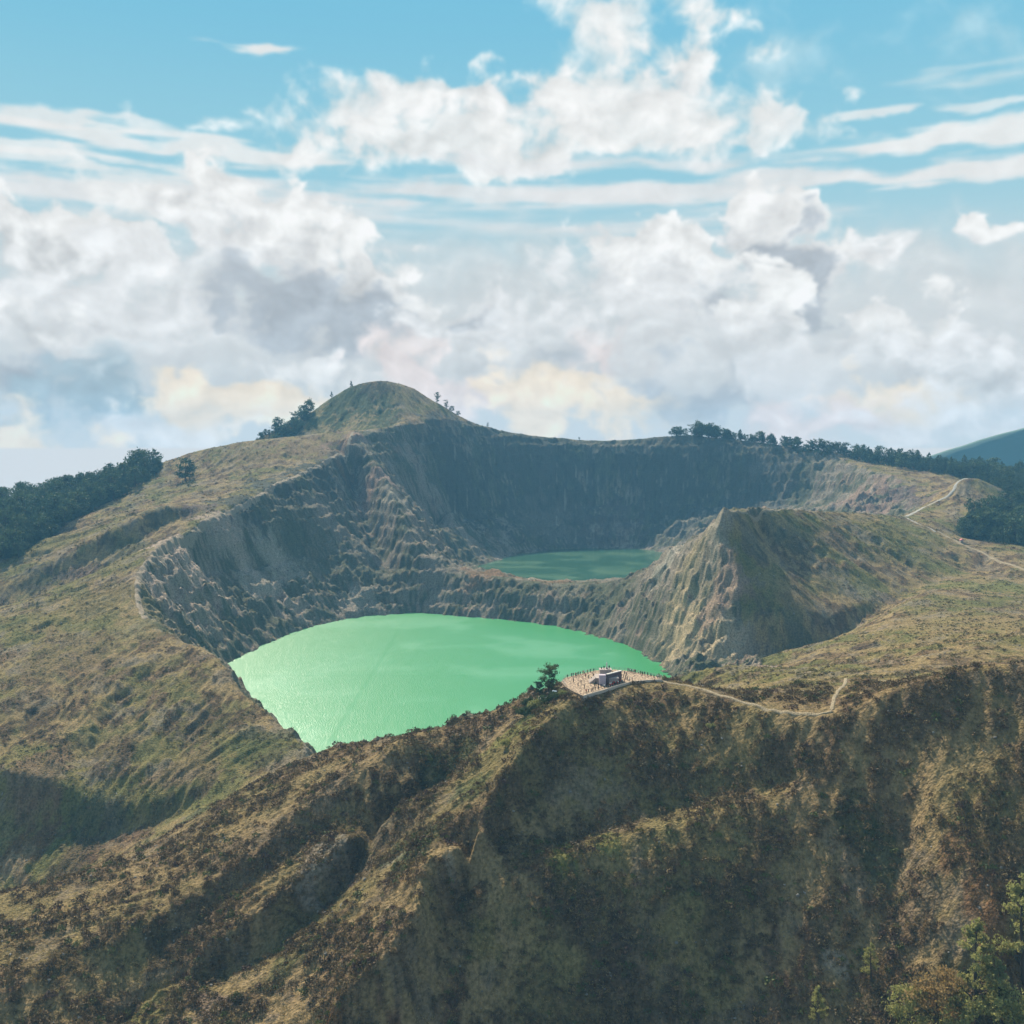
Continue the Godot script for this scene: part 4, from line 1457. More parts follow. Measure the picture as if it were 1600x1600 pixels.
func tube(s: SurfaceTool, pts: PackedVector3Array, radii: PackedFloat32Array, sides := 7) -> void:
	var n := pts.size()
	for i in n - 1:
		var d := (pts[i + 1] - pts[i]).normalized()
		var u := d.cross(Vector3.RIGHT if absf(d.x) < 0.8 else Vector3.FORWARD).normalized()
		var v := d.cross(u)
		for k in sides:
			var a := TAU * k / sides
			var b := TAU * (k + 1) / sides
			var p := u * cos(a) + v * sin(a)
			var q := u * cos(b) + v * sin(b)
			s.set_smooth_group(1)
			for w in [pts[i] + p * radii[i], pts[i + 1] + p * radii[i + 1], pts[i] + q * radii[i], pts[i] + q * radii[i], pts[i + 1] + p * radii[i + 1], pts[i + 1] + q * radii[i + 1]]:
				s.add_vertex(w)


func tree_meshes(kind: String, s0: int, tall: float, leaves: int, leaf: float) -> Array:
	# a trunk with limbs, and a crown of leaf clumps carried at the limbs' ends
	var g := RandomNumberGenerator.new()
	g.seed = s0
	var trunk := SurfaceTool.new()
	trunk.begin(Mesh.PRIMITIVE_TRIANGLES)
	var clumps := []
	var bend := Vector3(g.randf() - 0.5, 0, g.randf() - 0.5) * tall * 0.10
	var spine := PackedVector3Array()
	var radii := PackedFloat32Array()
	var r0 := tall * (0.022 if kind != "bush" else 0.015)
	for i in 6:
		var t := i / 5.0
		spine.append(Vector3(0, -0.6, 0).lerp(Vector3(0, tall * 0.95, 0), t) + bend * sin(t * 2.4))
		radii.append(r0 * (1.0 - 0.9 * t) + 0.02)
	tube(trunk, spine, radii)
	var limbs: int = {"broad": 18, "feather": 34, "airy": 24, "bush": 12}[kind]
	for i in limbs:
		var t: float
		var reach: float
		var rise: float
		var size: float
		if kind == "broad":
			t = g.randf_range(0.10, 0.92)
			reach = tall * 0.40 * sqrt(maxf(0.08, 1.0 - pow((t - 0.38) / 0.62, 2.0))) * g.randf_range(0.6, 1.1)
			rise = reach * g.randf_range(0.25, 0.7)
			size = tall * g.randf_range(0.10, 0.16)
		elif kind == "feather":
			t = 0.14 + 0.84 * i / limbs
			reach = tall * 0.235 * pow(1.0 - t, 0.62) * g.randf_range(0.65, 1.2) + 0.12
			rise = reach * g.randf_range(0.35, 0.9)
			size = tall * lerpf(0.062, 0.030, t) * g.randf_range(0.8, 1.25)
		elif kind == "airy":
			t = g.randf_range(0.12, 0.95)
			reach = tall * g.randf_range(0.14, 0.36)
			rise = reach * g.randf_range(0.3, 1.0)
			size = tall * g.randf_range(0.08, 0.13)
		else:
			t = g.randf_range(0.05, 0.7)
			reach = tall * g.randf_range(0.35, 0.75)
			rise = tall * g.randf_range(0.15, 0.45)
			size = tall * g.randf_range(0.20, 0.30)
		var a := g.randf() * TAU + i * 2.4
		var from := Vector3(0, tall * 0.95 * t, 0) + bend * sin(t * 2.4)
		var to := from + Vector3(reach * cos(a), rise, reach * sin(a))
		if to.y > tall * 1.03:
			to.y = tall * g.randf_range(0.97, 1.03)
		tube(trunk, PackedVector3Array([from, from.lerp(to, 0.5) + Vector3(0, -0.06 * reach, 0), to]), PackedFloat32Array([r0 * (1.0 - t) * 0.5 + 0.025, r0 * (1.0 - t) * 0.3 + 0.02, 0.012]), 5)
		var shade := g.randf_range(0.55, 1.45)
		clumps.append([to, size, shade])
		clumps.append([from.lerp(to, 0.62) + Vector3(0, size * 0.2, 0), size * 0.8, shade * g.randf_range(0.8, 1.1)])
		if kind == "broad":
			clumps.append([from.lerp(to, g.randf_range(0.5, 1.0)) + Vector3(g.randf() - 0.5, g.randf() * 0.6, g.randf() - 0.5) * size * 2.0, size * 0.8, shade])
	clumps.append([Vector3(0, tall * 0.97, 0) + bend * sin(2.3), tall * (0.03 if kind == "feather" else 0.09), 1.1])
	trunk.generate_normals()
	var crown := SurfaceTool.new()
	crown.begin(Mesh.PRIMITIVE_TRIANGLES)
	var per := maxi(3, leaves / clumps.size())
	for c in clumps:
		for i in per:
			var o := Vector3(g.randfn(), g.randfn() * 0.75, g.randfn()) * 0.52
			if o.length() > 1.35:
				o = o.normalized() * 1.2
			var tone: float = c[2] * g.randf_range(0.75, 1.25)
			crown.set_color(Color(tone * g.randf_range(0.9, 1.12), tone, tone * g.randf_range(0.8, 1.1)))
			leaf_face(crown, g, c[0] + o * c[1], leaf * g.randf_range(0.6, 1.35))
	crown.generate_normals()
	return [trunk.commit(), crown.commit()]


var woods := []
var barks: StandardMaterial3D
func tree(called: String, meshes: Array, m: Material, at: Vector3, size: float, turn: float, label: String, category: String, group := "") -> Node3D:
	if barks == null:
		barks = paint_material(Color(0.11, 0.085, 0.065), 0.95, 0.3, 1.5)
	var o := Node3D.new()
	o.name = numbered(called)
	add_child(o, true)
	put("trunk", meshes[0], barks, o)
	put("crown", meshes[1], m, o)
	o.position = at
	o.rotation.y = turn
	o.scale = Vector3.ONE * size
	tag(o, label, category, group)
	return o


func ground_at(x: float, z: float) -> Vector3:
	return Vector3(x, height(x, z) - 0.1, z)


func wood(called: String, pts: Array, gap: float, most: int, s0: int, meshes: Array, mats: Array, small: float, large: float, label: String, group: String) -> void:
	# trees inside a polygon, none nearer than gap to another
	var g := RandomNumberGenerator.new()
	g.seed = s0
	var poly := PackedVector2Array(pts)
	var lo := poly[0]
	var hi := poly[0]
	for p in poly:
		lo = lo.min(p)
		hi = hi.max(p)
	var got := PackedVector2Array()
	for i in most * 40:
		if got.size() >= most:
			break
		var q := Vector2(g.randf_range(lo.x, hi.x), g.randf_range(lo.y, hi.y))
		if not Geometry2D.is_point_in_polygon(q, poly):
			continue
		var free := true
		for o in got:
			if o.distance_squared_to(q) < gap * gap:
				free = false
				break
		if not free:
			continue
		got.append(q)
		var deep := (q.y - lo.y) / (hi.y - lo.y)
		var which := label
		if group == "trees of the wood on the left":
			which = label + (", on its skyline" if deep < 0.2 else (", at its lower edge" if deep > 0.7 else ""))
		tree(called, meshes[g.randi() % meshes.size()], mats[g.randi() % mats.size()], ground_at(q.x, q.y), g.randf_range(small, large), g.randf() * TAU, which, "tree", group)
	woods.append(poly)
	print(called, " ", group, " ", got.size())


func row(called: String, pts: Array, count: int, wide: float, s0: int, meshes: Array, mats: Array, small: float, large: float, label: String, group: String) -> void:
	# trees along a ridge
	var g := RandomNumberGenerator.new()
	g.seed = s0
	var c := Curve2D.new()
	for p in pts:
		c.add_point(p)
	for i in count:
		var q := c.sample_baked(c.get_baked_length() * (i + g.randf_range(0.1, 0.9)) / count) + Vector2(g.randf() - 0.5, g.randf() - 0.5) * 2.0 * wide
		tree(called, meshes[g.randi() % meshes.size()], mats[g.randi() % mats.size()], ground_at(q.x, q.y), g.randf_range(small, large), g.randf() * TAU, label, "tree", group)


func make_trees() -> void:
	var broad := []
	for i in 5:
		broad.append(tree_meshes("broad", 60 + i, 10.0, 900, 0.52))
	var feather := []
	for i in 4:
		feather.append(tree_meshes("feather", 70 + i, 10.0, 900, 0.42))
	var airy := []
	for i in 3:
		airy.append(tree_meshes("airy", 80 + i, 10.0, 600, 0.40))
	var green := [leaf_material(Color(0.080, 0.118, 0.050)), leaf_material(Color(0.064, 0.098, 0.046)), leaf_material(Color(0.100, 0.134, 0.052))]
	wood("tree", [Vector2(-478, -1400), Vector2(-467, -1350), Vector2(-476, -1260), Vector2(-487, -1200), Vector2(-495, -1130), Vector2(-496, -1085), Vector2(-502, -1040), Vector2(-556, -1030), Vector2(-745, -1340), Vector2(-632, -1350), Vector2(-573, -1370), Vector2(-519, -1388)], 13.0, 118, 201, broad, green, 1.8, 3.1, "dark bushy tree in the dense wood on the left flank", "trees of the wood on the left")
	wood("tree", [Vector2(-379, -1640), Vector2(-357, -1665), Vector2(-329, -1695), Vector2(-326, -1660), Vector2(-343, -1600), Vector2(-373, -1600)], 7.0, 16, 202, broad, green, 1.5, 2.3, "dark tree in the clump on the left shoulder of the peak", "trees on the left shoulder of the peak")
	row("tree", [Vector2(-603, -1370), Vector2(-573, -1370), Vector2(-546, -1378), Vector2(-519, -1388), Vector2(-488, -1398)], 13, 6.0, 209, broad, green, 2.4, 3.2, "large dark tree crowning the skyline of the left wood", "tall trees on the skyline of the left wood")
	row("tree", [Vector2(-416, -1600), Vector2(-403, -1620), Vector2(-378, -1645)], 12, 4.0, 203, feather + broad, green, 0.7, 1.3, "small tree in the row climbing the skyline below the peak clump", "small trees below the peak clump")
	row("tree", [Vector2(276, -1812), Vector2(334, -1792), Vector2(386, -1772), Vector2(433, -1742), Vector2(479, -1712), Vector2(521, -1675)], 46, 9.0, 204, broad + broad + airy + feather, green, 1.1, 2.0, "small dark tree on the rim skyline behind the green lake", "trees on the far rim skyline")
	row("tree", [Vector2(316, -1800), Vector2(360, -1784)], 12, 6.0, 205, broad, green, 1.8, 2.5, "taller dark tree in the clump at the high point of the rim skyline", "tall clump on the far rim skyline")
	wood("tree", [Vector2(516, -1690), Vector2(584, -1705), Vector2(618, -1655), Vector2(660, -1605), Vector2(707, -1555), Vector2(786, -1500), Vector2(734, -1400), Vector2(673, -1420), Vector2(660, -1450), Vector2(614, -1540), Vector2(575, -1590)], 11.0, 62, 206, broad + feather, green, 1.6, 2.5, "tree in the belt of woods along the right skyline", "trees along the right skyline")
	wood("tree", [Vector2(499, -1140), Vector2(515, -1105), Vector2(564, -1060), Vector2(687, -1250), Vector2(645, -1275), Vector2(606, -1260), Vector2(562, -1215), Vector2(518, -1175)], 10.0, 44, 207, broad, green, 1.7, 2.7, "dark tree in the wood beside the dirt road on the right", "trees of the wood on the right")
	tree("tree", broad[1], green[1], ground_at(-413.6, -1300.0), 2.90, 1.0, "dark tree standing alone on the lit slope right of the left wood", "tree")
	tree("tree", broad[2], green[1], ground_at(-411.0, -1310.0), 1.70, 1.0, "dark tree close behind the lone tree on the lit slope", "tree")
	tree("tree", feather[0], green[1], ground_at(-301.2, -1722.0), 1.15, 1.0, "slim tree on the skyline left of the summit, the lower of two", "tree")
	tree("tree", feather[1], green[1], ground_at(-271.1, -1742.0), 1.20, 1.0, "slim tree on the skyline nearest the summit on its left", "tree")
	tree("tree", airy[0], green[1], ground_at(-128.2, -1765.0), 2.00, 1.0, "airy tree rising highest on the skyline right of the summit", "tree")
	tree("tree", airy[1], green[1], ground_at(-113.2, -1770.0), 1.50, 1.0, "smaller airy tree beside the highest one right of the summit", "tree")
	tree("tree", broad[0], green[1], ground_at(-103.4, -1772.0), 1.10, 1.0, "round bushy tree on the skyline right of the summit", "tree")
	tree("tree", broad[3], green[1], ground_at(-92.7, -1778.0), 0.90, 1.0, "low bushy tree, lowest on the skyline right of the summit", "tree")
	tree("tree", airy[2], green[1], ground_at(-42.3, -1792.0), 0.70, 1.0, "tiny tree alone on the rim skyline right of the peak", "tree")
	tree("tree", broad[4], green[1], ground_at(120.0, -1838.0), 0.45, 1.0, "tiny bush alone on the lowest point of the rim skyline", "tree")
	tree("tree", broad[2], green[1], ground_at(-499.4, -1035.0), 1.60, 1.0, "dark tree at the lower edge of the left wood", "tree")
	tree("tree", broad[0], green[1], ground_at(-496.4, -1110.0), 1.30, 1.0, "round tree at the lower right corner of the left wood", "tree")
	var rim: PackedVector3Array = lines["rim_two"]
	var band := PackedVector2Array()
	for q in rim:
		if q.x > 255.0 and q.z < -1640.0:
			band.append(Vector2(q.x, q.z + (10.0 if q.x < 400.0 else 22.0)))
	for i in range(band.size() - 1, -1, -1):
		band.append(Vector2(band[i].x + 3.0, band[i].y - 34.0))
	woods.append(band)
	woods.append(PackedVector2Array([Vector2(624, -1540), Vector2(673, -1480), Vector2(794, -1480), Vector2(676, -1230), Vector2(625, -1250), Vector2(631, -1330), Vector2(653, -1400)]))
	scatter("undergrowth", [tuft_mesh(44, 30, 2.6, 2.2, 0.8), tuft_mesh(45, 30, 2.4, 3.0, 0.8)], green[1], 60000, 1020.0, 1900.0, 105, func(x, z, d, g):
		for w in woods:
			if Geometry2D.is_point_in_polygon(Vector2(x, z), w):
				return [0.8, g.randf_range(0.7, 1.7), Color.WHITE]
		return [0.0, 1.0, Color.WHITE])
	for pair in [["woodland", broad]]:
		scatter(pair[0], pair[1], green[1], 22000, 1020.0, 1900.0, 106, func(x, z, d, g):
			for w in woods:
				if Geometry2D.is_point_in_polygon(Vector2(x, z), w):
					return [0.9, g.randf_range(0.75, 1.5), Color.WHITE]
			return [0.0, 1.0, Color.WHITE])
	# near trees, foot of the slope
	var leafy := leaf_material(Color(0.290, 0.285, 0.105), 1.0)
	var dusky := leaf_material(Color(0.215, 0.23, 0.10), 1.0)
	var brownish := leaf_material(Color(0.28, 0.195, 0.085), 1.0)
	var tall := tree_meshes("feather", 91, 22.0, 3400, 0.36)
	var tall_too := tree_meshes("feather", 92, 22.0, 3400, 0.36)
	var round := tree_meshes("broad", 93, 12.0, 2600, 0.36)
	var round_too := tree_meshes("broad", 94, 12.0, 2600, 0.36)
	var shrub := tree_meshes("bush", 95, 4.0, 1700, 0.26)
	var lookout_tree := tree_meshes("airy", 99, 11.0, 4200, 0.30)
	tree("tree", tall, leafy, ground_at(132.3, -282.0), 1.42, 1.0, "tall slim feathery tree at the lower right, with a pointed pale tip", "tree")
	tree("tree", tall_too, leafy, ground_at(146.8, -285.0), 1.45, 0.0, "tall feathery tree cut by the right edge of the picture", "tree")
	tree("tree", tall_too, dusky, ground_at(137.6, -279.0), 1.00, 0.0, "shorter feathery tree between the two tall ones at the lower right", "tree")
	tree("tree", round, brownish, ground_at(121.2, -284.0), 1.50, 2.0, "round tree with brownish leaves at the lower right", "tree")
	tree("tree", round_too, leafy, ground_at(114.8, -285.0), 1.20, 4.0, "green round tree left of the brownish one at the lower right", "tree")
	tree("tree", round_too, leafy, ground_at(127.3, -277.0), 1.35, 4.0, "green round tree right of the brownish one at the lower right", "tree")
	tree("tree", round, leafy, ground_at(139.3, -275.0), 1.50, 1.0, "green round tree in the lower right corner", "tree")
	tree("bush", shrub, leafy, ground_at(114.6, -281.0), 1.80, 2.0, "yellow-green bush at the bottom edge below the brownish tree", "bush")
	tree("tree", tall_too, leafy, ground_at(109.2, -302.0), 0.55, 1.0, "small pointed young tree alone on the dark slope, the upper of two", "tree")
	tree("tree", tall, leafy, ground_at(91.8, -297.0), 0.60, 2.0, "small pointed young tree alone near the bottom edge, the lower of two", "tree")
	tree("tree", lookout_tree, green[2], ground_at(15.0, -418.0), 1.00, 5.0, "airy tree standing against the lake left of the lookout", "tree")
	tree("tree", lookout_tree, green[1], ground_at(11.4, -419.0), 0.55, 3.0, "low airy tree just left of the tree beside the lookout", "tree")
	tree("bush", shrub, green[1], ground_at(6.8, -412.0), 1.10, 4.0, "dark bush at the left end of the bushes below the lookout tree", "bush")
	tree("bush", shrub, dusky, ground_at(9.8, -406.0), 1.20, 4.0, "dull green bush below the white sheets, left of the lookout", "bush")
	tree("bush", shrub, green[0], ground_at(13.4, -407.0), 1.00, 0.0, "dark bush directly below the white sheets", "bush")
	tree("bush", shrub, green[2], ground_at(16.9, -406.0), 0.90, 2.0, "green bush below the rightmost white sheet", "bush")
	tree("bush", shrub, dusky, ground_at(20.0, -405.0), 0.70, 2.0, "small bush at the left corner of the lookout", "bush")
	tree("bush", shrub, green[0], ground_at(5.1, -405.0), 1.15, 4.0, "dark bush lowest on the left of the bushes below the lookout tree", "bush")
	tree("bush", shrub, green[1], ground_at(16.5, -421.0), 0.70, 4.0, "small bush at the foot of the airy tree beside the lookout", "bush")
	tree("bush", shrub, leafy, ground_at(-2.4, -386.0), 0.80, 4.0, "light green bush in the hollow below the lookout bushes", "bush")
	tree("bush", shrub, dusky, ground_at(75.9, -387.0), 0.60, 0.0, "low bush on the dark slope right below the path crest", "bush")


# ---------------------------------------------------------------- the lookout

func box(s: SurfaceTool, at: Vector3, size: Vector3, turn := 0.0, bevel := 0.03) -> void:
	# a box standing on its base, with chamfered edges
	var b := Basis(Vector3.UP, turn)
	var h := size * 0.5
	var c := at + Vector3(0, h.y, 0)
	bevel = minf(bevel, minf(h.x, minf(h.y, h.z)) * 0.4)
	var pts := []
	for sx in [-1, 1]:
		for sy in [-1, 1]:
			for sz in [-1, 1]:
				var v := Vector3(sx, sy, sz)
				pts.append([v * (h - Vector3(0, bevel, bevel)), v * (h - Vector3(bevel, 0, bevel)), v * (h - Vector3(bevel, bevel, 0))])
	var faces := []
	for ax in 3:
		for sg in [0, 1]:
			var ring := []
			for k in [[0, 0], [0, 1], [1, 1], [1, 0]]:
				var id := [0, 0, 0]
				id[ax] = sg
				id[(ax + 1) % 3] = k[0]
				id[(ax + 2) % 3] = k[1]
				ring.append(pts[id[0] * 4 + id[1] * 2 + id[2]][ax])
			faces.append(ring)
	for ax in 3:
		var o1 := (ax + 1) % 3
		var o2 := (ax + 2) % 3
		for k in [[0, 0], [0, 1], [1, 0], [1, 1]]:
			var ia := [0, 0, 0]
			ia[o1] = k[0]
			ia[o2] = k[1]
			var ib := ia.duplicate()
			ib[ax] = 1
			var pa = pts[ia[0] * 4 + ia[1] * 2 + ia[2]]
			var pb = pts[ib[0] * 4 + ib[1] * 2 + ib[2]]
			faces.append([pa[o1], pb[o1], pb[o2], pa[o2]])
	for p in pts:
		faces.append(p)
	s.set_smooth_group(-1)
	for f in faces:
		var mid := Vector3.ZERO
		for v in f:
			mid += v
		var n: Vector3 = (f[1] - f[0]).cross(f[2] - f[0])
		var flip := n.dot(mid) > 0.0
		for i in range(1, f.size() - 1):
			var tri := [f[0], f[i], f[i + 1]]
			if flip:
				tri = [f[0], f[i + 1], f[i]]
			for v in tri:
				s.add_vertex(c + b * v)


func boxes(list: Array) -> ArrayMesh:
	var s := SurfaceTool.new()
	s.begin(Mesh.PRIMITIVE_TRIANGLES)
	for l in list:
		box(s, l[0], l[1], l[2] if l.size() > 2 else 0.0)
	s.generate_normals()
	return s.commit()


func slab(poly: PackedVector2Array, low: float, high: float) -> ArrayMesh:
	var s := SurfaceTool.new()
	s.begin(Mesh.PRIMITIVE_TRIANGLES)
	s.set_smooth_group(-1)
	var t := Geometry2D.triangulate_polygon(poly)
	for i in range(0, t.size(), 3):
		var a := poly[t[i]]
		var b := poly[t[i + 1]]
		var c := poly[t[i + 2]]
		if (b - a).cross(c - a) < 0.0:
			var k := b
			b = c
			c = k
		for p in [a, b, c]:
			s.add_vertex(Vector3(p.x, high, p.y))
	var mid := Vector2.ZERO
	for p in poly:
		mid += p / poly.size()
	for i in poly.size():
		var a := poly[i]
		var b := poly[(i + 1) % poly.size()]
		for q in [Vector3(a.x, high, a.y), Vector3(a.x, low, a.y), Vector3(b.x, high, b.y), Vector3(b.x, high, b.y), Vector3(a.x, low, a.y), Vector3(b.x, low, b.y)]:
			s.add_vertex(q)
	s.generate_normals()
	return s.commit()


func make_lookout() -> void:
	var p: PackedVector2Array = polys.plaza
	tag(put("plaza", slab(p, PLAZA - 2.5, PLAZA), paint_material(Color(0.46, 0.34, 0.24), 0.95, 0.34, 14.0)), "", "", "", "structure")
	# low wall along the front edge, three straight lengths
	var wall := Node3D.new()
	wall.name = numbered("low_wall")
	add_child(wall, true)
	tag(wall, "low pale wall along the front edge of the lookout", "wall")
	var plaster := paint_material(Color(0.58, 0.50, 0.42), 0.9, 0.18, 2.0)
	for i in range(3, 8):
		var a := p[i]
		var b := p[i + 1]
		var d := b - a
		var mid := (a + b) * 0.5
		put("wall_length", boxes([[Vector3(mid.x, PLAZA - 0.9, mid.y), Vector3(d.length() - 0.02, 1.2, 0.28), -d.angle()]]), plaster, wall)
	# railing round the lake side
	var rail := Node3D.new()
	rail.name = numbered("railing")
	add_child(rail, true)
	tag(rail, "thin grey railing on the lake side of the lookout", "railing")
	var steel := paint_material(Color(0.30, 0.29, 0.28), 0.6, 0.0)
	var post := boxes([[Vector3.ZERO, Vector3(0.09, 1.2, 0.09)]])
	for i in [8, 9, 10, 11, 12, 13, 14, 15, 0]:
		var a := p[i]
		var b := p[(i + 1) % p.size()]
		var inward := Vector2(39.0, -423.0)
		a += (inward - a).normalized() * 0.3
		b += (inward - b).normalized() * 0.3
		var d := b - a
		var n := maxi(1, int(round(d.length() / 2.2)))
		for k in n:
			var q := a + d * float(k) / n
			put("post", post, steel, rail).position = Vector3(q.x, PLAZA, q.y)
		for y in [0.45, 0.8, 1.14]:
			var mid := (a + b) * 0.5
			put("rail", boxes([[Vector3(mid.x, PLAZA + y, mid.y), Vector3(d.length() - 0.1, 0.05, 0.05), -d.angle()]]), steel, rail)
	# the stepped monument
	var mon := Node3D.new()
	mon.name = numbered("monument")
	add_child(mon, true)
	mon.position = Vector3(40, PLAZA, -421)
	tag(mon, "stepped concrete monument with a lilac block, in the middle of the lookout", "monument")
	var concrete := paint_material(Color(0.46, 0.39, 0.36), 0.9, 0.22, 3.0)
	var lilac := paint_material(Color(0.50, 0.42, 0.48), 0.85, 0.15, 2.5)
	var mauve := paint_material(Color(0.16, 0.115, 0.125), 0.85, 0.2, 2.5)  # mauve paint, darkened to carry the shade on the wing wall
	var white := paint_material(Color(0.66, 0.62, 0.58), 0.85, 0.15, 2.0)
	put("lower_tier", boxes([[Vector3(-0.6, 0.003, -1.0), Vector3(9.0, 2.1, 8.0)], [Vector3(-0.6, 2.1, -1.0), Vector3(9.3, 0.3, 8.3)]]), concrete, mon)
	put("upper_tier", boxes([[Vector3(-1.0, 2.4, -2.6), Vector3(4.8, 2.3, 3.8)], [Vector3(-1.0, 4.7, -2.6), Vector3(5.2, 0.28, 4.2)]]), concrete, mon)
	put("front_block", boxes([[Vector3(-2.9, 0.003, 4.35), Vector3(2.7, 4.1, 2.4)]]), lilac, mon)
	var turn := -Vector2(7.2, -7.6).angle()
	put("wing_wall", boxes([[Vector3(2.3, 0.003, 0.2), Vector3(9.6, 3.9, 0.6), turn]]), mauve, mon)
	put("coping", boxes([[Vector3(2.3, 3.903, 0.2), Vector3(9.9, 0.35, 0.95), turn]]), white, mon)
	for i in 6:
		put("step", boxes([[Vector3(-5.35 - (5 - i) * 0.5, 0.003, -0.2), Vector3(0.48, 0.4 * (i + 1), 5.2)]]), concrete, mon)
	put("pillar", boxes([[Vector3(-0.4, 5.0, -3.2), Vector3(0.9, 0.5, 0.9)], [Vector3(-0.4, 5.5, -3.2), Vector3(0.45, 1.7, 0.45)]]), white, mon)
	var tip := CylinderMesh.new()
	tip.top_radius = 0.0
	tip.bottom_radius = 0.34
	tip.height = 0.7
	tip.radial_segments = 4
	put("pillar_top", tip, white, mon).position = Vector3(-0.4, 7.55, -3.2)


# ---------------------------------------------------------------- people

func skin_field(q: Vector3, bones: Array, k: float) -> float:
	var best := 10.0
	for b in bones:
		var a: Vector3 = b[0]
		var d: Vector3 = b[1] - a
		var t := clampf((q - a).dot(d) / maxf(d.length_squared(), 1e-6), 0.0, 1.0)
		var e := q.distance_to(a + d * t) - lerpf(b[2], b[3], t)
		var h := clampf(0.5 + 0.5 * (best - e) / k, 0.0, 1.0)
		best = lerpf(best, e, h) - k * h * (1.0 - h)
	return best


func nets(s: SurfaceTool, bones: Array, cell: float, k: float) -> void:
	# surface nets: one vertex in each cell that the surface crosses
	var lo := Vector3.ONE * 99.0
	var hi := -lo
	for b in bones:
		for e in 2:
			var r: float = b[2 + e] + cell * 2.0
			lo = lo.min(b[e] - Vector3.ONE * r)
			hi = hi.max(b[e] + Vector3.ONE * r)
	var n := Vector3i(((hi - lo) / cell).ceil()) + Vector3i.ONE
	var f := PackedFloat32Array()
	f.resize(n.x * n.y * n.z)
	var at := 0
	for z in n.z:
		for y in n.y:
			for x in n.x:
				f[at] = skin_field(lo + Vector3(x, y, z) * cell, bones, k)
				at += 1
	var id := {}
	var pts := PackedVector3Array()
	var sy := n.x
	var sz := n.x * n.y
	var corner := [0, 1, sy, sy + 1, sz, sz + 1, sz + sy, sz + sy + 1]
	var off := [Vector3(0, 0, 0), Vector3(1, 0, 0), Vector3(0, 1, 0), Vector3(1, 1, 0), Vector3(0, 0, 1), Vector3(1, 0, 1), Vector3(0, 1, 1), Vector3(1, 1, 1)]
	var edges := [[0, 1], [2, 3], [4, 5], [6, 7], [0, 2], [1, 3], [4, 6], [5, 7], [0, 4], [1, 5], [2, 6], [3, 7]]
	for z in n.z - 1:
		for y in n.y - 1:
			for x in n.x - 1:
				var c := z * sz + y * sy + x
				var below := 0
				for o in corner:
					if f[c + o] < 0.0:
						below += 1
				if below == 0 or below == 8:
					continue
				var sum := Vector3.ZERO
				var num := 0
				for e in edges:
					var a: float = f[c + corner[e[0]]]
					var b: float = f[c + corner[e[1]]]
					if (a < 0.0) != (b < 0.0):
						sum += (off[e[0]] as Vector3).lerp(off[e[1]], a / (a - b))
						num += 1
				id[c] = pts.size()
				pts.append(lo + (Vector3(x, y, z) + sum / num) * cell)
	s.set_smooth_group(1)
	for c in id:
		for ax in [[1, sy, sz], [sy, sz, 1], [sz, 1, sy]]:
			var a: float = f[c]
			var b: float = f[c + ax[0]]
			if (a < 0.0) == (b < 0.0):
				continue
			var q := [c, c - ax[1], c - ax[1] - ax[2], c - ax[2]]
			if not (id.has(q[1]) and id.has(q[2]) and id.has(q[3])):
				continue
			if a < 0.0:
				q.reverse()
			for i in [0, 1, 2, 0, 2, 3]:
				s.add_vertex(pts[id[q[i]]])


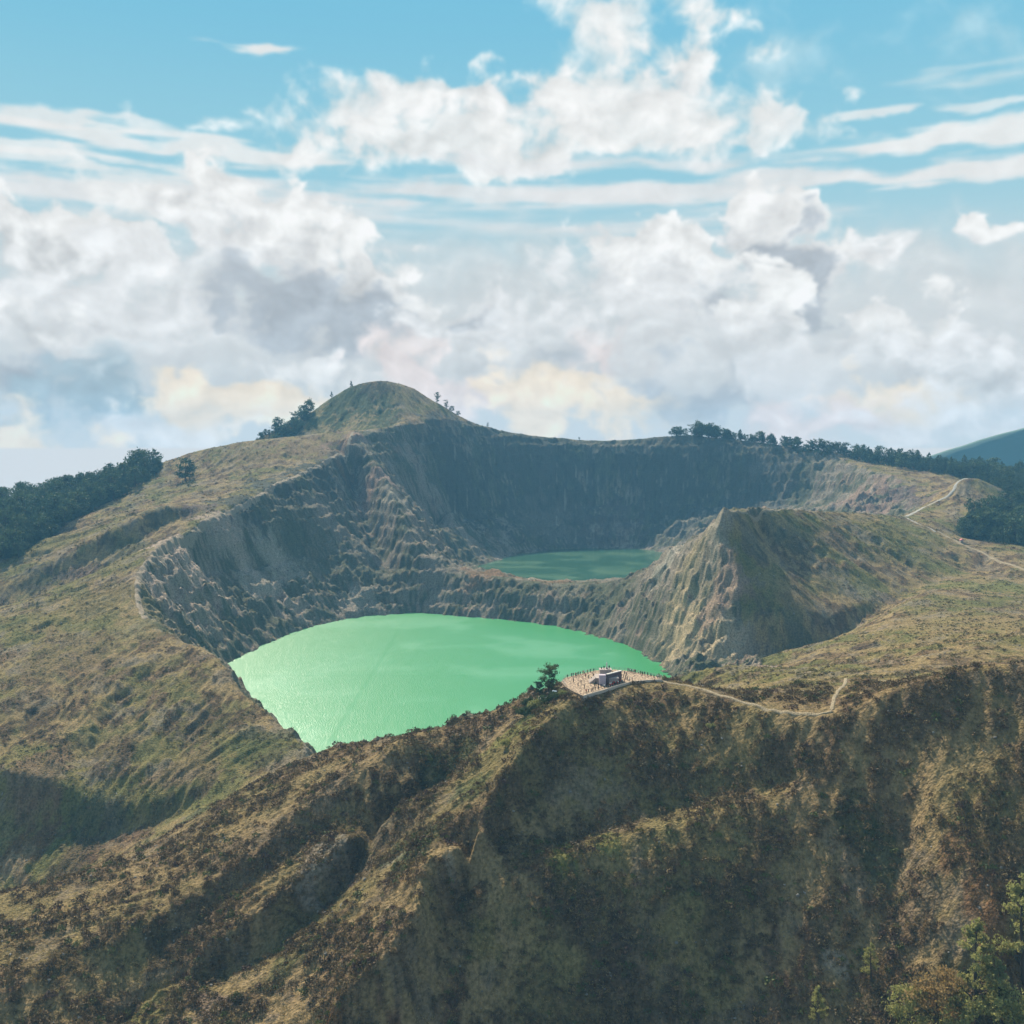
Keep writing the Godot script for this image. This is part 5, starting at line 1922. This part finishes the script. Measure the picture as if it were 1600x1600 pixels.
func person_shapes(pose: int) -> Dictionary:
	# joints of a standing (0), photographing (2) or sitting (1) figure facing +z, 1.68 m tall when standing
	var drop := 0.0
	var hip := 0.88
	var knee := [Vector3(0.10, 0.48, 0.02), Vector3(-0.11, 0.48, 0.03)]
	var heel := [Vector3(0.11, 0.06, -0.02), Vector3(-0.14, 0.06, 0.03)]
	if pose == 1:
		drop = -0.42
		hip = 0.46
		knee = [Vector3(0.12, 0.50, 0.42), Vector3(-0.15, 0.48, 0.43)]
		heel = [Vector3(0.12, 0.06, 0.40), Vector3(-0.17, 0.06, 0.50)]
	var y := Vector3(0, drop, 0)
	var sh := [Vector3(0.18, 1.37, 0) + y, Vector3(-0.18, 1.37, 0) + y]
	var el := [Vector3(0.26, 1.10, -0.04) + y, Vector3(-0.25, 1.10, -0.03) + y]
	var wr := [Vector3(0.25, 0.87, 0.06) + y, Vector3(-0.27, 0.87, 0.05) + y]
	if pose == 1:
		wr = [Vector3(0.14, 0.95, 0.24) + y, Vector3(-0.13, 0.94, 0.26) + y]
	elif pose == 2:
		el = [Vector3(0.27, 1.20, 0.14), Vector3(-0.27, 1.19, 0.14)]
		wr = [Vector3(0.09, 1.42, 0.32), Vector3(-0.09, 1.42, 0.32)]
	var body := []
	var shirt := []
	var trousers := []
	body.append([Vector3(0, 1.40, -0.01) + y, Vector3(0, 1.50, 0.0) + y, 0.060, 0.052])
	body.append([Vector3(0, 1.555, 0.0) + y, Vector3(0, 1.605, -0.005) + y, 0.076, 0.088])
	body.append([Vector3(0, 1.50, 0.035) + y, Vector3(0, 1.53, 0.05) + y, 0.042, 0.05])
	body.append([Vector3(0, 1.56, 0.088) + y, Vector3(0, 1.535, 0.102) + y, 0.012, 0.017])
	for i in 2:
		var sx := 1.0 if i == 0 else -1.0
		body.append([Vector3(0.082 * sx, 1.565, 0.0) + y, Vector3(0.084 * sx, 1.54, 0.0) + y, 0.022, 0.016])
	var torso := [[Vector3(0, hip + 0.06, 0), Vector3(0, 1.12 + drop, 0.01), 0.125, 0.125], [Vector3(0, 1.12 + drop, 0.01), Vector3(0, 1.30 + drop, 0.0), 0.125, 0.14], [Vector3(0.12, 1.34 + drop, 0), Vector3(-0.12, 1.34 + drop, 0), 0.085, 0.085]]
	body.append_array(torso)
	for b in torso:
		shirt.append([b[0], b[1], b[2] + 0.016, b[3] + 0.016])
	for i in 2:
		body.append([sh[i], el[i], 0.052, 0.040])
		body.append([el[i], wr[i], 0.040, 0.027])
		shirt.append([sh[i], sh[i].lerp(el[i], 0.85), 0.070, 0.058])
		var top := Vector3(0.09 if i == 0 else -0.09, hip, 0)
		body.append([top, knee[i], 0.088, 0.058])
		body.append([knee[i], heel[i] + Vector3(0, 0.03, 0), 0.056, 0.036])
		body.append([heel[i] + Vector3(0, -0.015, -0.02), heel[i] + Vector3(0.01, -0.022, 0.15), 0.042, 0.032])
		trousers.append([top, knee[i], 0.108, 0.078])
		trousers.append([knee[i], heel[i] + Vector3(0, 0.08, 0), 0.076, 0.060])
	trousers.append([Vector3(0.07, hip + 0.04, 0), Vector3(-0.07, hip + 0.04, 0), 0.118, 0.118])
	var hair := [[Vector3(0, 1.60, -0.022) + y, Vector3(0, 1.62, -0.012) + y, 0.094, 0.092], [Vector3(0, 1.60, -0.045) + y, Vector3(0, 1.50, -0.055) + y, 0.075, 0.055]]
	var out := {}
	var s := SurfaceTool.new()
	s.begin(Mesh.PRIMITIVE_TRIANGLES)
	nets(s, body, 0.028, 0.03)
	for i in 2:
		# the hand: palm, four fingers, thumb
		var dir: Vector3 = (wr[i] - el[i]).normalized()
		var out_side := Vector3(0, 0, 1) if pose == 0 else Vector3(-1.0 if i == 0 else 1.0, 0, 0)
		var across: Vector3 = (out_side - dir * out_side.dot(dir)).normalized()
		var inner: Vector3 = dir.cross(across) * (1.0 if i == 0 else -1.0)
		var w: Vector3 = wr[i]
		var hand := [[w - dir * 0.02, w + dir * 0.045, 0.026, 0.028], [w + dir * 0.04 + across * 0.024, w + dir * 0.085 + across * 0.026, 0.017, 0.014], [w + dir * 0.04 - across * 0.022, w + dir * 0.082 - across * 0.026, 0.017, 0.013]]
		for j in 4:
			var root := w + dir * 0.082 + across * (0.030 - 0.020 * j)
			var len_f: float = [0.034, 0.040, 0.037, 0.028][j]
			var mid := root + dir * len_f + inner * 0.008
			hand.append([root, mid, 0.0095, 0.0085])
			hand.append([mid, mid + dir * len_f * 0.8 + inner * 0.018, 0.0085, 0.007])
		hand.append([w + dir * 0.02 + across * 0.028, w + dir * 0.055 + across * 0.052 + inner * 0.01, 0.013, 0.010])
		hand.append([w + dir * 0.055 + across * 0.052 + inner * 0.01, w + dir * 0.085 + across * 0.055 + inner * 0.018, 0.010, 0.008])
		nets(s, hand, 0.0065, 0.006)
	s.index()
	s.generate_normals()
	out.body = s.commit()
	for part in [["shirt", shirt, 0.028], ["trousers", trousers, 0.028], ["hair", hair, 0.022]]:
		s = SurfaceTool.new()
		s.begin(Mesh.PRIMITIVE_TRIANGLES)
		nets(s, part[1], part[2], 0.03)
		s.index()
		s.generate_normals()
		out[part[0]] = s.commit()
	return out


var figures := {}
var cloth := {}
var people_rng := RandomNumberGenerator.new()


func dye(c: Color) -> StandardMaterial3D:
	if not cloth.has(c):
		cloth[c] = paint_material(c, 0.9, 0.0)
	return cloth[c]


func person(at: Vector3, turn: float, pose: int, shirt: int, where: String, group: String) -> void:
	if not figures.has(pose):
		figures[pose] = person_shapes(pose)
	var f: Dictionary = figures[pose]
	var o := Node3D.new()
	o.name = numbered("person")
	add_child(o, true)
	o.position = at
	o.rotation.y = turn
	o.scale = Vector3.ONE * people_rng.randf_range(0.94, 1.06)
	var tops := [["dark", Color(0.018, 0.018, 0.022)], ["black", Color(0.010, 0.010, 0.011)], ["navy", Color(0.016, 0.024, 0.06)], ["white", Color(0.70, 0.70, 0.68)], ["red", Color(0.36, 0.03, 0.03)], ["grey", Color(0.20, 0.20, 0.21)], ["green", Color(0.03, 0.10, 0.05)]]
	var legs := [Color(0.018, 0.020, 0.028), Color(0.03, 0.04, 0.07), Color(0.10, 0.085, 0.06)]
	put("body", f.body, dye([Color(0.20, 0.11, 0.07), Color(0.28, 0.17, 0.11)][people_rng.randi() % 2]), o)
	put("shirt", f.shirt, dye(tops[shirt][1]), o)
	put("trousers", f.trousers, dye(legs[people_rng.randi() % 3]), o)
	put("hair", f.hair, dye(Color(0.012, 0.010, 0.009)), o)
	tag(o, "person in a %s top %s" % [tops[shirt][0], where], "person", group)


func crowd(where: String, pose: int, pts: Array) -> void:
	var words: String = {
		"rail": "standing at the lake-side railing left of the monument", "east rail": "standing at the railing right of the monument",
		"floor": "standing out on the open floor of the lookout", "front": "standing behind the low front wall",
		"foot": "standing at the foot of the dark monument wall", "tail": "walking right of the monument towards the path",
	}[where]
	if pose == 1:
		words = "sitting at the foot of the dark monument wall"
	for q in pts:
		var r := people_rng.randf()
		var top := int(people_rng.randf() * 3.0) if r < 0.62 else 3 + people_rng.randi() % 4
		var turn := people_rng.randf_range(-0.6, 0.6)
		if where == "rail" or where == "east rail":
			turn += PI + (0.3 if where == "rail" else -0.4)
		elif where == "floor" or where == "tail":
			turn = people_rng.randf() * TAU
		var p := pose
		if pose == 0 and people_rng.randf() < 0.25:
			p = 2
		person(Vector3(q.x, PLAZA, q.y), turn, p, top, words, "visitors at the lookout")


func make_people() -> void:
	people_rng.seed = 44
	crowd("rail", 0, [Vector2(23.5, -428.4), Vector2(25.3, -430.5), Vector2(26.0, -430.9), Vector2(27.0, -431.7), Vector2(27.7, -432.2), Vector2(28.4, -433.2), Vector2(29.2, -433.9), Vector2(30.5, -435.4), Vector2(31.2, -436.0), Vector2(32.6, -437.3), Vector2(34.0, -438.7), Vector2(35.5, -440.2)])
	crowd("east rail", 0, [Vector2(50.3, -440.7), Vector2(50.8, -440.2), Vector2(51.3, -439.7), Vector2(51.8, -439.2), Vector2(52.3, -438.7), Vector2(52.8, -438.2), Vector2(53.3, -437.7), Vector2(54.5, -436.4), Vector2(55.2, -435.4), Vector2(55.9, -434.4), Vector2(56.7, -433.9), Vector2(57.8, -432.3), Vector2(58.9, -430.2), Vector2(59.9, -427.8), Vector2(61.4, -427.6), Vector2(62.3, -427.1)])
	crowd("floor", 0, [Vector2(28.4, -417.8), Vector2(26.8, -411.6), Vector2(29.7, -424.2), Vector2(25.5, -420.7), Vector2(32.4, -427.8), Vector2(33.1, -423.1), Vector2(31.2, -430.2), Vector2(34.5, -430.2), Vector2(29.2, -409.4)])
	crowd("front", 0, [Vector2(29.4, -401.8), Vector2(30.4, -402.8), Vector2(31.8, -403.9), Vector2(32.4, -405.0), Vector2(33.3, -406.1), Vector2(34.7, -407.2)])
	crowd("foot", 0, [Vector2(34.4, -415.5), Vector2(38.4, -411.4), Vector2(39.3, -412.3), Vector2(40.2, -413.1), Vector2(41.0, -414.1), Vector2(41.9, -415.2), Vector2(42.8, -416.2), Vector2(43.7, -417.2), Vector2(44.6, -418.4), Vector2(45.5, -419.5), Vector2(37.3, -410.1), Vector2(38.9, -410.5), Vector2(39.9, -411.6), Vector2(41.0, -412.7), Vector2(42.1, -414.1), Vector2(43.3, -415.5), Vector2(44.3, -416.6), Vector2(45.6, -417.9), Vector2(46.7, -420.0), Vector2(36.1, -411.0), Vector2(35.1, -412.1), Vector2(33.6, -412.7)])
	crowd("foot", 1, [Vector2(39.1, -414.4), Vector2(40.2, -415.8), Vector2(41.1, -416.9), Vector2(41.9, -417.9), Vector2(42.9, -419.1), Vector2(43.7, -420.0), Vector2(44.7, -421.2)])
	crowd("tail", 0, [Vector2(46.4, -430.2), Vector2(47.0, -428.4), Vector2(47.7, -426.6), Vector2(48.2, -424.2), Vector2(49.1, -422.8), Vector2(50.2, -423.3), Vector2(48.9, -432.7), Vector2(48.3, -435.2)])
	for i in 4:
		person(Vector3(37.2 + i * 1.1, PLAZA + 5.0, -422.2 - 0.4 * (i % 2)), 2.9, [1, 0, 1, 0][i], i % 2, "up on the top tier of the monument", "visitors on the monument")
	for i in 5:
		person(Vector3(41.2 + i * 0.55 + 0.2 * (i % 2), PLAZA + 2.4, -423.3 - i * 0.1), 3.3, 0, [1, 0, 2, 0, 1][i], "up on the lower tier of the monument", "visitors on the monument")


func make_small_things() -> void:
	# white boards in the bushes left of the lookout
	var white := paint_material(Color(0.78, 0.78, 0.78), 0.6, 0.06, 1.0)
	var k := 0
	for a in [[Vector2(12.2, -412.5), 2.6, 1.0, "larger white sheet, leftmost of three in the bushes left of the lookout"], [Vector2(14.6, -409.5), 1.3, 0.8, "small white sheet, lowest of three in the bushes left of the lookout"], [Vector2(17.6, -411.5), 2.0, 0.8, "narrow white sheet, rightmost of three in the bushes left of the lookout"]]:
		var o := Node3D.new()
		o.name = numbered("white_sheet")
		add_child(o, true)
		var q: Vector2 = a[0]
		o.position = ground_at(q.x, q.y) + Vector3(0, 0.2, 0)
		o.rotation.y = -0.55
		put("sheet", boxes([[Vector3(0, 1.5, 0), Vector3(a[1], 0.08, a[2])]]), white, o).rotation.x = 0.45
		for sx in [-0.42, 0.42]:
			put("leg", boxes([[Vector3(sx * a[1], -0.4, 0), Vector3(0.09, 1.9, 0.09)]]), dye(Color(0.2, 0.18, 0.16)), o)
		tag(o, a[3], "sheet")
	# small shelter at the end of the dirt road
	var hut := Node3D.new()
	hut.name = numbered("shelter")
	add_child(hut, true)
	hut.position = ground_at(479.4, -1090.0)
	tag(hut, "small pale shelter with a pinkish red roof at the end of the dirt road", "shelter")
	put("wall", boxes([[Vector3(0, -0.6, -1.2), Vector3(3.6, 3.0, 0.2)], [Vector3(-1.7, -0.6, 0.0), Vector3(0.2, 3.0, 2.2)]]), paint_material(Color(0.55, 0.52, 0.48), 0.9, 0.15, 2.0), hut)
	for sx in [-1.6, 1.6]:
		put("post", boxes([[Vector3(sx, -0.6, 1.3), Vector3(0.16, 3.0, 0.16)]]), dye(Color(0.2, 0.15, 0.11)), hut)
	var prism := PrismMesh.new()
	prism.size = Vector3(4.6, 1.5, 4.0)
	put("roof", prism, paint_material(Color(0.50, 0.13, 0.14), 0.7, 0.15, 1.0), hut).position = Vector3(0, 3.16, 0)
